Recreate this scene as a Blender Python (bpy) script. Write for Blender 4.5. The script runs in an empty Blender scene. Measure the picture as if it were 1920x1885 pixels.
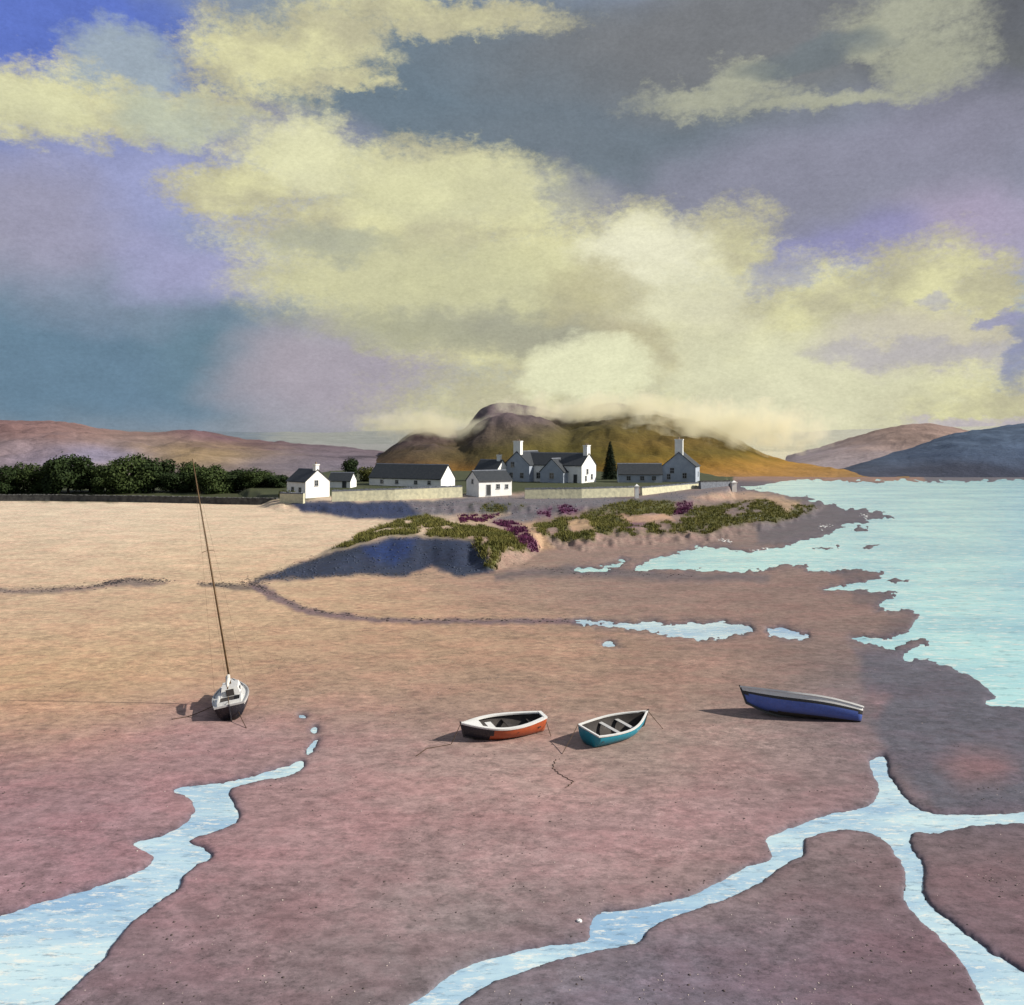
import bpy, bmesh, math, random
import numpy as np
from mathutils import Vector, Matrix
random.seed(7); rng = np.random.default_rng(7)

# ---------------------------------------------------------------- camera
H, F, PX0, PY0 = 14.0, 1700.0, 960.0, 815.0      # eye height, focal length (in 1920-wide px), principal point, eye level
scene = bpy.context.scene
col = scene.collection
cam_data = bpy.data.cameras.new('camera'); cam = bpy.data.objects.new('camera', cam_data); col.objects.link(cam)
cam.location = (0, 0, H); cam.rotation_euler = (math.pi/2, 0, 0)
cam_data.sensor_width = 36; cam_data.lens = 36*F/1920
cam_data.shift_y = -(942.5-PY0)/1920
cam_data.clip_end = 20000; cam_data.clip_start = 0.1
scene.camera = cam

# ---------------------------------------------------------------- exposure, sun
EXPO = 0.8
cy = scene.cycles
cy.max_bounces = 6; cy.diffuse_bounces = 2; cy.glossy_bounces = 2; cy.transmission_bounces = 2; cy.volume_bounces = 3
cy.use_adaptive_sampling = True; cy.adaptive_threshold = 0.02; cy.caustics_reflective = False; cy.caustics_refractive = False
cy.use_denoising = True
vs = scene.view_settings
vs.view_transform = 'Standard'; vs.look = 'None'; vs.gamma = 1; vs.use_curve_mapping = False; vs.exposure = EXPO
SUN_DIR = Vector((0.985, -0.10, 0)).normalized(); SUN_EL = math.radians(32)
sv = Vector((SUN_DIR.x*math.cos(SUN_EL), SUN_DIR.y*math.cos(SUN_EL), math.sin(SUN_EL)))
sd = bpy.data.lights.new('sun', 'SUN'); sun = bpy.data.objects.new('sun', sd); col.objects.link(sun)
sd.energy = 4.1; sd.angle = math.radians(0.9); sd.color = (1.0, 0.93, 0.82)
sun.rotation_euler = sv.to_track_quat('Z', 'Y').to_euler(); sun.location = (60, -10, 60)

def lin(c):
    return tuple(((v/255)/12.92 if v/255 <= 0.04045 else ((v/255+0.055)/1.055)**2.4) for v in c)

# ---------------------------------------------------------------- sky (world)
def build_world():
    w = bpy.data.worlds.new('World'); scene.world = w; w.use_nodes = True
    nt = w.node_tree; N = nt.nodes; L = nt.links
    for n in list(N): N.remove(n)
    def node(t, **k):
        n = N.new(t)
        for a, b in k.items(): setattr(n, a, b)
        return n
    def math_(op, a, b=None, c=None):
        n = node('ShaderNodeMath', operation=op)
        for i, v in enumerate((a, b, c)):
            if v is None: continue
            if isinstance(v, (int, float)): n.inputs[i].default_value = v
            else: L.new(v, n.inputs[i])
        return n.outputs[0]
    def vmath(op, a, b=None):
        n = node('ShaderNodeVectorMath', operation=op)
        for i, v in enumerate((a, b)):
            if v is None: continue
            if isinstance(v, tuple): n.inputs[i].default_value = v
            else: L.new(v, n.inputs[i])
        return n
    def mixc(f, a, b):
        n = node('ShaderNodeMix', data_type='RGBA', clamp_factor=True)
        for s, v in ((0, f), (6, a), (7, b)):
            if isinstance(v, (int, float)): n.inputs[s].default_value = v
            elif isinstance(v, tuple): n.inputs[s].default_value = (*v, 1)
            else: L.new(v, n.inputs[s])
        return n.outputs[2]
    tc = node('ShaderNodeTexCoord').outputs['Generated']
    sep = node('ShaderNodeSeparateXYZ'); L.new(tc, sep.inputs[0])
    x, y, z = sep.outputs
    az = math_('ARCTAN2', x, y); el = math_('ARCSINE', math_('MAXIMUM', math_('MINIMUM', z, 1.0), -1.0))
    comb = node('ShaderNodeCombineXYZ'); L.new(az, comb.inputs[0]); L.new(el, comb.inputs[1])
    # wind-drawn turbulence: the direction stretched a little along the horizon
    st = vmath('MULTIPLY', tc, (1.0, 1.0, 1.7)).outputs[0]
    def noise(scale, detail, rough=0.55, off=0.0):
        n = node('ShaderNodeTexNoise', noise_dimensions='3D')
        n.inputs['Scale'].default_value = scale; n.inputs['Detail'].default_value = detail; n.inputs['Roughness'].default_value = rough
        L.new(vmath('ADD', st, (off, off*0.7, off*1.3)).outputs[0], n.inputs['Vector'])
        return n
    def warp(src, n, amp):
        c = vmath('SUBTRACT', n.outputs['Color'], (0.5, 0.5, 0.5)).outputs[0]
        m = vmath('MULTIPLY', c, (amp*1.5, amp, 0)).outputs[0]
        return vmath('ADD', src, m).outputs[0]
    soft = warp(comb.outputs[0], noise(7, 3), 0.09)                      # large soft drifts
    rag = warp(warp(comb.outputs[0], noise(9, 4, off=3.1), 0.075), noise(34, 5, 0.7, off=9.0), 0.042)  # billowing ragged rims
    K = 2**(-EXPO)
    def C(c):
        m = sum(c)/3; k = .72 if c[2] > c[0] else .98; return tuple(v*K for v in lin(tuple(min(255, (m+(v-m)*k)*1.015+2) for v in c)))
    def ae(px, py):
        dx, dy = (px-PX0)/F, (PY0-py)/F
        return math.atan(dx), math.atan(dy/math.hypot(1, dx))
    fray = math_('MULTIPLY', math_('SUBTRACT', noise(120, 3, 0.75, off=6.0).outputs[0], 0.5), 1.5)
    def vma(vec, m, add):
        n = node('ShaderNodeVectorMath', operation='MULTIPLY_ADD'); L.new(vec, n.inputs[0]); n.inputs[1].default_value = m; n.inputs[2].default_value = add; return n.outputs[0]
    def d2(c, r, vec):
        a, e = ae(*c); sx, sy = F/r[0], F/r[1]
        q = vma(vec, (sx, sy, 0), (-a*sx, -e*sy, 0))
        return vmath('DOT_PRODUCT', q, q).outputs['Value']
    def ramp(d, lo, hi, top):
        mr = node('ShaderNodeMapRange', interpolation_type='SMOOTHSTEP', clamp=True); L.new(d, mr.inputs[0])
        mr.inputs[1].default_value = hi; mr.inputs[2].default_value = lo; mr.inputs[3].default_value = 0; mr.inputs[4].default_value = top
        return mr.outputs[0]
    def blob(c, r, hard, vec, strength=1.0):
        return ramp(d2(c, r, vec), max(0.0, 1-(1-hard)*1.1), 1+(1-hard)*1.3, strength)
    def bank(items, vec, lo, hi):
        m = None
        for c, r in items:
            d = d2(c, r, vec); m = d if m is None else math_('MINIMUM', m, d)
        return ramp(math_('ADD', m, fray), lo, hi, 1.0)
    sky = node('ShaderNodeTexSky', sky_type='NISHITA'); sky.sun_disc = False
    sky.sun_elevation = SUN_EL; sky.sun_rotation = math.atan2(SUN_DIR.x, SUN_DIR.y)
    sky.air_density = 1.0; sky.dust_density = 1.2; sky.ozone_density = 1.5
    clear = vmath('SCALE', sky.outputs[0]); clear.inputs['Scale'].default_value = 0.10
    base = mixc(0.72, clear.outputs[0], C((138, 144, 166)))
    # broken cloud all round, the same kind as in view
    gen = node('ShaderNodeMapRange', interpolation_type='SMOOTHERSTEP'); L.new(noise(3.2, 5, 0.6, off=5.0).outputs[0], gen.inputs[0])
    gen.inputs[1].default_value = 0.47; gen.inputs[2].default_value = 0.66; gen.inputs[4].default_value = 0.75
    cur = mixc(gen.outputs[0], base, C((186, 188, 164)))
    SOFT = [
        ((150, 75), (270, 135), .35, (78, 108, 214), 1), ((640, 15), (420, 50), .2, (120, 140, 165), .7),
        ((960, 190), (520, 175), .3, (102, 124, 142), 1), ((1310, 280), (430, 125), .3, (106, 121, 135), .95),
        ((1500, 55), (520, 110), .2, (116, 119, 124), .95), ((1880, 90), (170, 190), .2, (94, 98, 106), .9),
        ((1650, 350), (340, 120), .1, (142, 140, 166), .85), ((1785, 440), (160, 90), .1, (170, 154, 188), .8),
        ((1580, 455), (130, 65), .2, (134, 134, 190), .8), ((130, 300), (330, 120), .2, (122, 136, 200), .95),
        ((290, 420), (260, 120), .2, (146, 153, 205), .9), ((50, 440), (150, 110), .1, (150, 146, 170), .8),
        ((140, 690), (400, 130), .25, (92, 128, 156), 1), ((420, 600), (130, 140), .2, (94, 130, 152), .95), ((240, 545), (190, 60), .1, (120, 138, 165), .6),
        ((400, 510), (140, 60), .1, (158, 156, 206), .8), ((640, 700), (200, 110), .15, (163, 154, 168), 1), ((500, 250), (170, 50), .1, (138, 138, 168), .8),
        ((1060, 380), (120, 50), .2, (140, 138, 160), .7), ((1430, 360), (330, 60), .1, (132, 134, 156), .7),
    ]
    for c, r, h, rgb, s in SOFT: cur = mixc(blob(c, r, h, soft, s), cur, C(rgb))
    cur = mixc(blob((235, 140), (105, 62), .5, rag, .95), cur, C((150, 168, 182)))
    cur = mixc(bank([((1330, 180), (130, 20)), ((1400, 145), (50, 26)), ((1560, 186), (150, 18)), ((1690, 40), (110, 38)), ((1740, 115), (75, 42)), ((1640, 70), (70, 26))], rag, .0, 2.2), cur, C((164, 166, 148)))
    cur = mixc(blob((1540, 112), (120, 22), .3, soft, .8), cur, C((106, 119, 126)))
    # the lit cumulus, duller in its hollows
    sh1 = node('ShaderNodeMapRange', interpolation_type='SMOOTHSTEP'); L.new(noise(11, 6, 0.62, off=12.0).outputs[0], sh1.inputs[0]); sh1.inputs[1].default_value = .40; sh1.inputs[2].default_value = .64
    lit = mixc(sh1.outputs[0], C((184, 180, 150)), C((213, 210, 165)))
    cur = mixc(bank([((70, 195), (150, 60)), ((240, 205), (180, 44)), ((390, 200), (70, 32)), ((500, 110), (130, 80)), ((630, 75), (110, 62)), ((800, 22), (270, 32)), ((640, 150), (90, 24)),
        ((450, 345), (130, 46)), ((570, 305), (140, 66)), ((800, 345), (200, 70)), ((950, 400), (100, 80)), ((740, 430), (300, 90)), ((740, 530), (250, 78)), ((1000, 520), (270, 125)), ((1190, 470), (120, 85)), ((1360, 470), (110, 78)),
        ((1000, 640), (250, 75)), ((1350, 630), (340, 130)), ((1560, 590), (140, 75)), ((1720, 540), (110, 92)), ((1850, 560), (66, 76)), ((1700, 620), (200, 42)), ((1560, 730), (380, 90)), ((1860, 745), (110, 42)), ((1050, 760), (320, 80)), ((810, 800), (110, 22))], rag, .2, 1.65), cur, lit)
    for c, r, h, rgb, s in [
        ((800, 540), (260, 80), .0, (198, 197, 158), .8), ((1200, 480), (110, 60), .0, (230, 228, 200), .9), ((1500, 690), (240, 70), .0, (216, 215, 182), .9), ((570, 290), (110, 50), .0, (220, 219, 180), .8), ((1280, 570), (120, 60), .0, (218, 216, 186), .8), ((860, 360), (200, 50), .0, (212, 211, 170), .7),
        ((960, 615), (150, 45), .0, (152, 152, 138), .8), ((640, 455), (110, 28), .0, (162, 165, 150), .7), ((1110, 560), (90, 45), .0, (182, 176, 142), .7), ((1180, 650), (70, 45), .0, (176, 168, 138), .6), ((740, 620), (150, 30), .0, (168, 168, 142), .7),
        ((1075, 695), (118, 66), .45, (222, 222, 186), 1), ((1470, 790), (180, 60), .0, (214, 212, 180), .9), ((1720, 640), (150, 50), .0, (188, 180, 172), .6), ((330, 215), (90, 35), .0, (172, 182, 172), .7), ((70, 200), (80, 40), .0, (212, 212, 172), .6),
        ((1480, 515), (60, 26), .1, (152, 152, 182), .7), ((1740, 562), (26, 12), .0, (160, 158, 186), .6), ((1720, 668), (150, 20), .0, (176, 170, 180), .7), ((1915, 650), (30, 55), .2, (112, 124, 182), .7), ((1870, 592), (40, 14), .3, (140, 142, 190), .8), ((1830, 790), (90, 16), .2, (185, 172, 192), .7)]:
        cur = mixc(blob(c, r, h, rag, s), cur, C(rgb))
    # fine structure in the cloud: wisps and billows
    g1 = noise(26, 6, 0.62, off=2.0).outputs[0]; g2 = noise(210, 3, 0.8, off=4.0).outputs[0]
    gm = math_('ADD', math_('MULTIPLY', math_('SUBTRACT', g1, 0.5), 0.34), math_('MULTIPLY', math_('SUBTRACT', g2, 0.5), 0.42))
    sc = vmath('SCALE', cur); L.new(math_('ADD', gm, 1.0), sc.inputs['Scale'])
    bg = node('ShaderNodeBackground'); L.new(sc.outputs[0], bg.inputs[0]); bg.inputs[1].default_value = 1.0
    w.cycles.sampling_method = 'NONE'
    out = node('ShaderNodeOutputWorld'); L.new(bg.outputs[0], out.inputs[0])
build_world()

# ---------------------------------------------------------------- numpy helpers
def P(px, py, z=0.0):
    Y = (H-z)*F/(py-PY0); return Vector(((px-PX0)*Y/F, Y, z))
def sstep(a, b, x):
    t = np.clip((x-a)/(b-a), 0, 1); return t*t*(3-2*t)
def _hash(i, j, s):
    n = (i.astype(np.int64)*374761393 + j.astype(np.int64)*668265263 + s*1442695041) & 0x7fffffff
    n = ((n ^ (n >> 13))*1274126177) & 0x7fffffff
    return ((n ^ (n >> 16)) & 0xffff)/65535.0
def vnoise(x, y, s=0):
    i = np.floor(x); j = np.floor(y); fx = x-i; fy = y-j
    fx = fx*fx*fx*(fx*(fx*6-15)+10); fy = fy*fy*fy*(fy*(fy*6-15)+10)
    a = _hash(i, j, s); b = _hash(i+1, j, s); c = _hash(i, j+1, s); d = _hash(i+1, j+1, s)
    return (a*(1-fx)+b*fx)*(1-fy)+(c*(1-fx)+d*fx)*fy
def fbm(x, y, o=4, s=0, g=0.5):
    r = 0; a = 1; t = 0
    for k in range(o):
        r = r+a*(vnoise(x*2**k+17.3*k, y*2**k-9.1*k, s+k)*2-1); t += a; a *= g
    return r/t
def sdf(u, v, poly, margin=80.0):
    """signed distance (negative inside) of points to a polygon"""
    poly = np.asarray(poly, float); out = np.full(u.shape, 1e3)
    m = (u > poly[:, 0].min()-margin) & (u < poly[:, 0].max()+margin) & (v > poly[:, 1].min()-margin) & (v < poly[:, 1].max()+margin)
    if not m.any(): return out
    x = u[m]; y = v[m]; d = np.full(x.shape, 1e12); ins = np.zeros(x.shape, bool)
    n = len(poly)
    for k in range(n):
        x1, y1 = poly[k]; x2, y2 = poly[(k+1) % n]
        ex, ey = x2-x1, y2-y1; l2 = ex*ex+ey*ey+1e-9
        t = np.clip(((x-x1)*ex+(y-y1)*ey)/l2, 0, 1)
        d = np.minimum(d, (x-x1-t*ex)**2+(y-y1-t*ey)**2)
        if y1 != y2:
            c = ((y1 > y) != (y2 > y)) & (x < (x2-x1)*(y-y1)/(y2-y1)+x1); ins ^= c
    d = np.sqrt(d); d[ins] *= -1; out[m] = d
    return out
def smin(*a):
    r = a[0]
    for b in a[1:]: r = np.minimum(r, b)
    return r

# outlines of the water, written as plan positions by their bearing and depression from the eye point
SEA = [(1383, 898), (1384, 916), (1440, 918), (1500, 933), (1545, 944), (1610, 954), (1692, 968), (1645, 976), (1622, 984), (1580, 986), (1560, 1000), (1530, 1010), (1480, 1021), (1440, 1031), (1408, 1036), (1380, 1029), (1350, 1023), (1290, 1030), (1268, 1041), (1222, 1045), (1190, 1060), (1202, 1070), (1262, 1067), (1330, 1071), (1400, 1073), (1440, 1063), (1490, 1059), (1532, 1073), (1638, 1069), (1664, 1077), (1640, 1091), (1560, 1102), (1542, 1107), (1640, 1109), (1692, 1116), (1640, 1133), (1652, 1146), (1702, 1140), (1722, 1152), (1724, 1166), (1700, 1189), (1668, 1200), (1640, 1195), (1580, 1199), (1640, 1208), (1664, 1221), (1692, 1210), (1742, 1195), (1746, 1206), (1690, 1226), (1692, 1241), (1742, 1234), (1762, 1246), (1812, 1261), (1852, 1290), (1872, 1310), (1845, 1314), (1862, 1325), (1922, 1328), (2100, 1345), (2600, 1400), (4200, 1300), (6500, 1100), (6500, 898)]
SEA_ISLES = [[(1590, 1000), (1605, 988), (1632, 986), (1640, 994), (1615, 999)], [(1520, 1027), (1545, 1020), (1575, 1022), (1570, 1030), (1530, 1032)], [(1612, 1026), (1640, 1018), (1660, 1022), (1650, 1030), (1620, 1032)], [(1660, 1088), (1690, 1082), (1712, 1088), (1690, 1096), (1668, 1096)]]
INLET = [(1072, 1068), (1085, 1063), (1108, 1068), (1150, 1055), (1180, 1051), (1166, 1061), (1120, 1072), (1080, 1074)]
POOL_A = [(1066, 1163), (1110, 1165), (1176, 1170), (1232, 1169), (1300, 1172), (1390, 1167), (1418, 1179), (1402, 1191), (1322, 1199), (1242, 1191), (1190, 1180), (1110, 1173)]
POOL_B = [(1435, 1178), (1482, 1184), (1532, 1194), (1500, 1201), (1446, 1196)]
POOL_C = [(1124, 1202), (1146, 1201), (1164, 1208), (1146, 1215)]
STREAM_L = [(-400, 1830), (-60, 1742), (0, 1718), (60, 1698), (200, 1660), (270, 1632), (292, 1612), (280, 1600), (241, 1583), (300, 1570), (350, 1546), (366, 1516), (356, 1492), (318, 1485), (350, 1474), (420, 1468), (480, 1453), (540, 1438), (568, 1424), (571, 1440), (540, 1457), (470, 1467), (424, 1478), (430, 1500), (458, 1528), (432, 1551), (376, 1570), (344, 1579), (385, 1595), (399, 1610), (370, 1621), (342, 1640), (336, 1666), (280, 1705), (242, 1732), (216, 1772), (160, 1832), (105, 1885), (40, 1940), (-80, 2060), (-500, 2060)]
STREAM_L2 = [(572, 1414), (586, 1392), (598, 1387), (596, 1398), (582, 1416)]
STREAM_L3 = [(580, 1376), (586, 1362), (597, 1364), (596, 1376)]
STREAM_L4 = [(558, 1346), (568, 1341), (578, 1345), (570, 1349)]
STREAM_R = [(690, 1935), (770, 1885), (838, 1836), (880, 1806), (1000, 1780), (1108, 1766), (1104, 1745), (1114, 1712), (1200, 1704), (1300, 1679), (1400, 1626), (1455, 1611), (1440, 1592), (1430, 1571), (1480, 1554), (1560, 1525), (1628, 1514), (1650, 1490), (1643, 1462), (1628, 1440), (1638, 1420), (1662, 1418), (1664, 1450), (1686, 1484), (1722, 1520), (1762, 1531), (1850, 1528), (1920, 1524), (2300, 1500), (2300, 1535), (1920, 1544), (1830, 1547), (1750, 1566), (1714, 1556), (1702, 1580), (1732, 1622), (1731, 1662), (1726, 1682), (1762, 1715), (1806, 1746), (1872, 1798), (1925, 1826), (2150, 1930), (2150, 2060), (1900, 2060), (1850, 1890), (1830, 1850), (1788, 1780), (1738, 1736), (1692, 1692), (1702, 1650), (1690, 1620), (1663, 1572), (1600, 1551), (1540, 1561), (1504, 1572), (1507, 1600), (1490, 1613), (1440, 1641), (1380, 1680), (1300, 1706), (1238, 1727), (1204, 1752), (1196, 1771), (1100, 1786), (1000, 1816), (920, 1842), (880, 1872), (840, 1895), (760, 1960), (560, 2060), (450, 2060)]
def rounded(p, it):
    p = np.array(p, float)
    for _ in range(it):
        q = np.roll(p, -1, 0); p = np.stack([p*.75+q*.25, p*.25+q*.75], 1).reshape(-1, 2)
    return p
SEA = rounded(SEA, 1); STREAM_L = rounded(STREAM_L, 2); STREAM_R = rounded(STREAM_R, 2)
SEA_ISLES = [rounded(p, 2) for p in SEA_ISLES]; INLET, POOL_A, POOL_B, POOL_C, STREAM_L2, STREAM_L3, STREAM_L4 = [rounded(p, 2) for p in (INLET, POOL_A, POOL_B, POOL_C, STREAM_L2, STREAM_L3, STREAM_L4)]
def q0(px, py, z):
    return (px, PY0+(py-PY0)*H/(H-z))
def qw(X, Y):
    return (PX0+F*X/Y, PY0+F*H/Y)
PLAT = [q0(*t) for t in ((520, 944, 1.3), (620, 948, 1.5), (760, 945, 1.7), (880, 942, 1.8), (1000, 946, 1.8), (1200, 948, 1.8), (1300, 936, 1.8), (1372, 924, 1.6))]+[qw(52, 215), qw(60, 250), qw(60, 300), qw(-60, 300), qw(-60, 200)]
MAIN = [qw(-700, 192), qw(-120, 199), qw(-46, 190), qw(-40, 245), qw(66, 245), qw(90, 288), qw(300, 293), qw(900, 296), (6500, 896), (6500, 700), (-9000, 700), (-9000, 940)]
DUNE1 = [q0(*t) for t in ((505, 1078, .3), (560, 1058, 1.2), (640, 1028, 2.6), (730, 1008, 3.1), (810, 1004, 3.2), (880, 1010, 3.0), (915, 1045, 1.5), (960, 1040, 1.2), (1010, 1020, 1.2), (1020, 985, 1.8), (900, 965, 1.8), (800, 962, 2.6), (720, 978, 2.2), (650, 1000, 1.2))]
DUNE2 = [q0(*t) for t in ((960, 1010, .8), (1100, 1022, .6), (1250, 1005, .8), (1330, 1004, .7), (1440, 985, .7), (1530, 960, .6), (1540, 945, .7), (1440, 925, 1), (1300, 938, 1.5), (1100, 955, 1.6), (980, 970, 1.6))]

def ground_z(X, Y):
    X = np.asarray(X, float); Y = np.asarray(Y, float)
    Ys = np.maximum(Y, 15.0)
    u = PX0+F*X/Ys; v = PY0+F*H/Ys
    wx = fbm(u/42, v/30, 4, 11)*7; wy = fbm(u/42, v/30, 4, 31)*4
    fr_ = 1+1.6*sstep(1330, 1180, v); wx = wx+fbm(u/9, v/6, 3, 12)*4.0*fr_; wy = wy+fbm(u/12, v/5, 3, 13)*2.6*fr_
    far = sstep(1340, 1000, v)
    uu = u+wx*(0.8+0.3*far); vv = v+wy*(0.8+0.4*far)
    w = sdf(uu, vv, SEA)
    for isl in SEA_ISLES: w = np.maximum(w, -sdf(uu, vv, isl)-1.5)
    w = smin(w, *[sdf(uu, vv, p) for p in (INLET, POOL_A, POOL_B, POOL_C, STREAM_L, STREAM_L2, STREAM_L3, STREAM_L4, STREAM_R)])
    flat = 0.10+0.035*fbm(X/7, Y/11, 3, 3)+0.006*fbm(X/1.3, Y/0.8, 3, 5)
    flat = flat+0.35*sstep(80, 190, Y)*sstep(10, -30, X)
    flat = np.maximum(flat, 0.05)
    z = np.where(w > 0, flat*(1-np.exp(-np.maximum(w, 0)/4.0)), -0.4*(1-np.exp(np.minimum(w, 0)/14)))
    # dunes, the village terrace, the mainland
    d1 = sdf(u+fbm(u/60, v/40, 2, 77)*8, v+fbm(u/60, v/40, 2, 78)*4, DUNE1)
    h1 = 3.0*sstep(6, -17, d1)*sstep(1095, 1040, v+0*u)**0.0+0.12*fbm(X/3, Y/5, 3, 41)*sstep(0, -10, d1)
    h1 = h1*(0.62+0.38*sstep(1020, 850, u))*(0.10+0.90*sstep(560, 760, u))*.78
    d2 = sdf(u+wx, v+wy, DUNE2)
    h2 = (1.05+0.55*fbm(X/7, Y/9, 3, 43))*sstep(9, -22, d2)
    dp = sdf(u+wx*.4, v+wy*.3, PLAT, 200)
    zp = 1.45+1.1*sstep(168, 216, Y)
    z = np.where(h1 > 0.02, np.maximum(z, h1+0.05*z), z); z = np.where(h2 > 0.02, np.maximum(z, h2), z)
    z = z+(np.maximum(zp, z)-z)*sstep(7, -5, dp)
    dm = sdf(u, v, MAIN, 200)
    zl = sstep(75, 20, X*245/np.maximum(Ys, 245)); zm = 0.30+(0.6+0.012*np.clip(Y-190, 0, 300))*zl
    z = z+(np.maximum(zm, z)-z)*sstep(1.5, -4, dm)
    return z, w, u, v
def gz(x, y): return float(ground_z(np.array([x]), np.array([y]))[0][0])

# ---------------------------------------------------------------- materials
MATS = {}
def new_mat(name):
    m = bpy.data.materials.new(name); m.use_nodes = True; MATS[name] = m
    nt = m.node_tree; b = nt.nodes['Principled BSDF']; return m, nt, b
def n_noise(nt, scale, detail=4, rough=0.55, vec=None, coord='Object'):
    n = nt.nodes.new('ShaderNodeTexNoise'); n.inputs['Scale'].default_value = scale; n.inputs['Detail'].default_value = detail; n.inputs['Roughness'].default_value = rough
    if vec is None:
        t = nt.nodes.new('ShaderNodeTexCoord'); vec = t.outputs[coord]
    nt.links.new(vec, n.inputs['Vector']); return n
def n_map(nt, src, a, b, c, d):
    n = nt.nodes.new('ShaderNodeMapRange'); nt.links.new(src, n.inputs[0])
    for i, v in zip((1, 2, 3, 4), (a, b, c, d)): n.inputs[i].default_value = v
    return n.outputs[0]
def n_mix(nt, f, a, b, mode='MIX'):
    n = nt.nodes.new('ShaderNodeMix'); n.data_type = 'RGBA'; n.blend_type = mode
    for s, v in ((0, f), (6, a), (7, b)):
        if isinstance(v, (int, float)): n.inputs[s].default_value = v
        elif isinstance(v, tuple): n.inputs[s].default_value = (*v[:3], 1)
        else: nt.links.new(v, n.inputs[s])
    return n.outputs[2]
def n_scale(nt, c, f):
    n = nt.nodes.new('ShaderNodeVectorMath'); n.operation = 'SCALE'; nt.links.new(c, n.inputs[0])
    if isinstance(f, (int, float)): n.inputs['Scale'].default_value = f
    else: nt.links.new(f, n.inputs['Scale'])
    return n.outputs[0]
def n_bump(nt, b, h, strength, dist):
    n = nt.nodes.new('ShaderNodeBump'); n.inputs['Strength'].default_value = strength; n.inputs['Distance'].default_value = dist
    nt.links.new(h, n.inputs['Height']); nt.links.new(n.outputs[0], b.inputs['Normal']); return n
def simple_mat(name, c, c2=None, rough=0.7, scale=3.0, bump=0.0, spec=0.3, coord='Object'):
    m, nt, b = new_mat(name)
    c2 = c2 or tuple(v*0.72 for v in c); c = tuple(v*.76 for v in c); c2 = tuple(v*.76 for v in c2)
    n = n_noise(nt, scale, 6, 0.6, coord=coord)
    f = n_map(nt, n.outputs[0], 0.35, 0.68, 0, 1)
    nt.links.new(n_mix(nt, f, c, c2), b.inputs['Base Color'])
    b.inputs['Roughness'].default_value = rough; b.inputs['Specular IOR Level'].default_value = spec
    if bump: n_bump(nt, b, n_noise(nt, scale*4, 5, coord=coord).outputs[0], 0.5, bump)
    return m

def ground_material():
    m, nt, b = new_mat('sand_and_mud')
    at = nt.nodes.new('ShaderNodeAttribute'); at.attribute_name = 'Col'
    tcn = nt.nodes.new('ShaderNodeTexCoord').outputs['Object']
    mp = nt.nodes.new('ShaderNodeMapping'); mp.inputs['Scale'].default_value = (0.55, 0.75, 1.0); nt.links.new(tcn, mp.inputs[0]); v = mp.outputs[0]
    n1 = n_noise(nt, 0.35, 5, 0.6, v); n2 = n_noise(nt, 2.6, 9, 0.8, v); n3 = n_noise(nt, 8, 6, 0.85, v)
    def add(p, q):
        k = nt.nodes.new('ShaderNodeMath'); k.operation = 'ADD'; nt.links.new(p, k.inputs[0]); nt.links.new(q, k.inputs[1]); return k.outputs[0]
    def mul(p, q):
        k = nt.nodes.new('ShaderNodeMath'); k.operation = 'MULTIPLY'; nt.links.new(p, k.inputs[0])
        if isinstance(q, float): k.inputs[1].default_value = q
        else: nt.links.new(q, k.inputs[1])
        return k.outputs[0]
    f2 = add(add(n_map(nt, n1.outputs[0], .3, .7, -.14, .14), n_map(nt, n2.outputs[0], .38, .62, .72, 1.32)), n_map(nt, n3.outputs[0], .38, .62, -.26, .26))
    c = n_scale(nt, at.outputs['Color'], f2)
    tint = nt.nodes.new('ShaderNodeVectorMath'); tint.operation = 'MULTIPLY'; nt.links.new(c, tint.inputs[0]); tint.inputs[1].default_value = (1.09, .96, .98)
    c = n_mix(nt, mul(n_map(nt, n_noise(nt, 0.5, 8, 0.75, v).outputs[0], .46, .58, 0, 1), .75), c, tint.outputs[0])
    # weed, shell and grit in drifts: dark flecks and paler dry crusts
    dr = n_map(nt, n_noise(nt, 0.20, 4, 0.65, v).outputs[0], .42, .62, .12, 1)
    sp = n_map(nt, n_noise(nt, 4.0, 8, 0.85, v).outputs[0], .535, .585, 0, 1)
    c = n_mix(nt, mul(mul(dr, sp), .62), c, (0.05, 0.04, 0.042))
    vo = nt.nodes.new('ShaderNodeVectorMath'); vo.operation = 'ADD'; nt.links.new(v, vo.inputs[0]); vo.inputs[1].default_value = (31, 7, 3)
    dl = n_map(nt, n_noise(nt, 0.28, 4, 0.65, vo.outputs[0]).outputs[0], .46, .66, 0, 1)
    sl = n_map(nt, n_noise(nt, 3.4, 8, 0.85, vo.outputs[0]).outputs[0], .52, .58, 0, 1)
    c = n_mix(nt, mul(mul(dl, sl), .55), c, n_scale(nt, c, 1.7))
    nt.links.new(c, b.inputs['Base Color'])
    nt.links.new(n_map(nt, at.outputs['Alpha'], 0, 1, 0.9, 0.42), b.inputs['Roughness'])
    b.inputs['Specular IOR Level'].default_value = 0.3
    # tide ripples and grain
    mp2 = nt.nodes.new('ShaderNodeMapping'); mp2.inputs['Scale'].default_value = (0.9, 3.2, 1.0); mp2.inputs['Rotation'].default_value = (0, 0, 0.04); nt.links.new(tcn, mp2.inputs[0])
    r = n_noise(nt, 1.7, 3, 0.5, mp2.outputs[0])
    ad = nt.nodes.new('ShaderNodeMath'); ad.operation = 'MULTIPLY_ADD'; nt.links.new(n2.outputs[0], ad.inputs[0]); ad.inputs[1].default_value = 0.6; nt.links.new(r.outputs[0], ad.inputs[2])
    n_bump(nt, b, ad.outputs[0], 0.6, 0.022)
    return m
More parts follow.
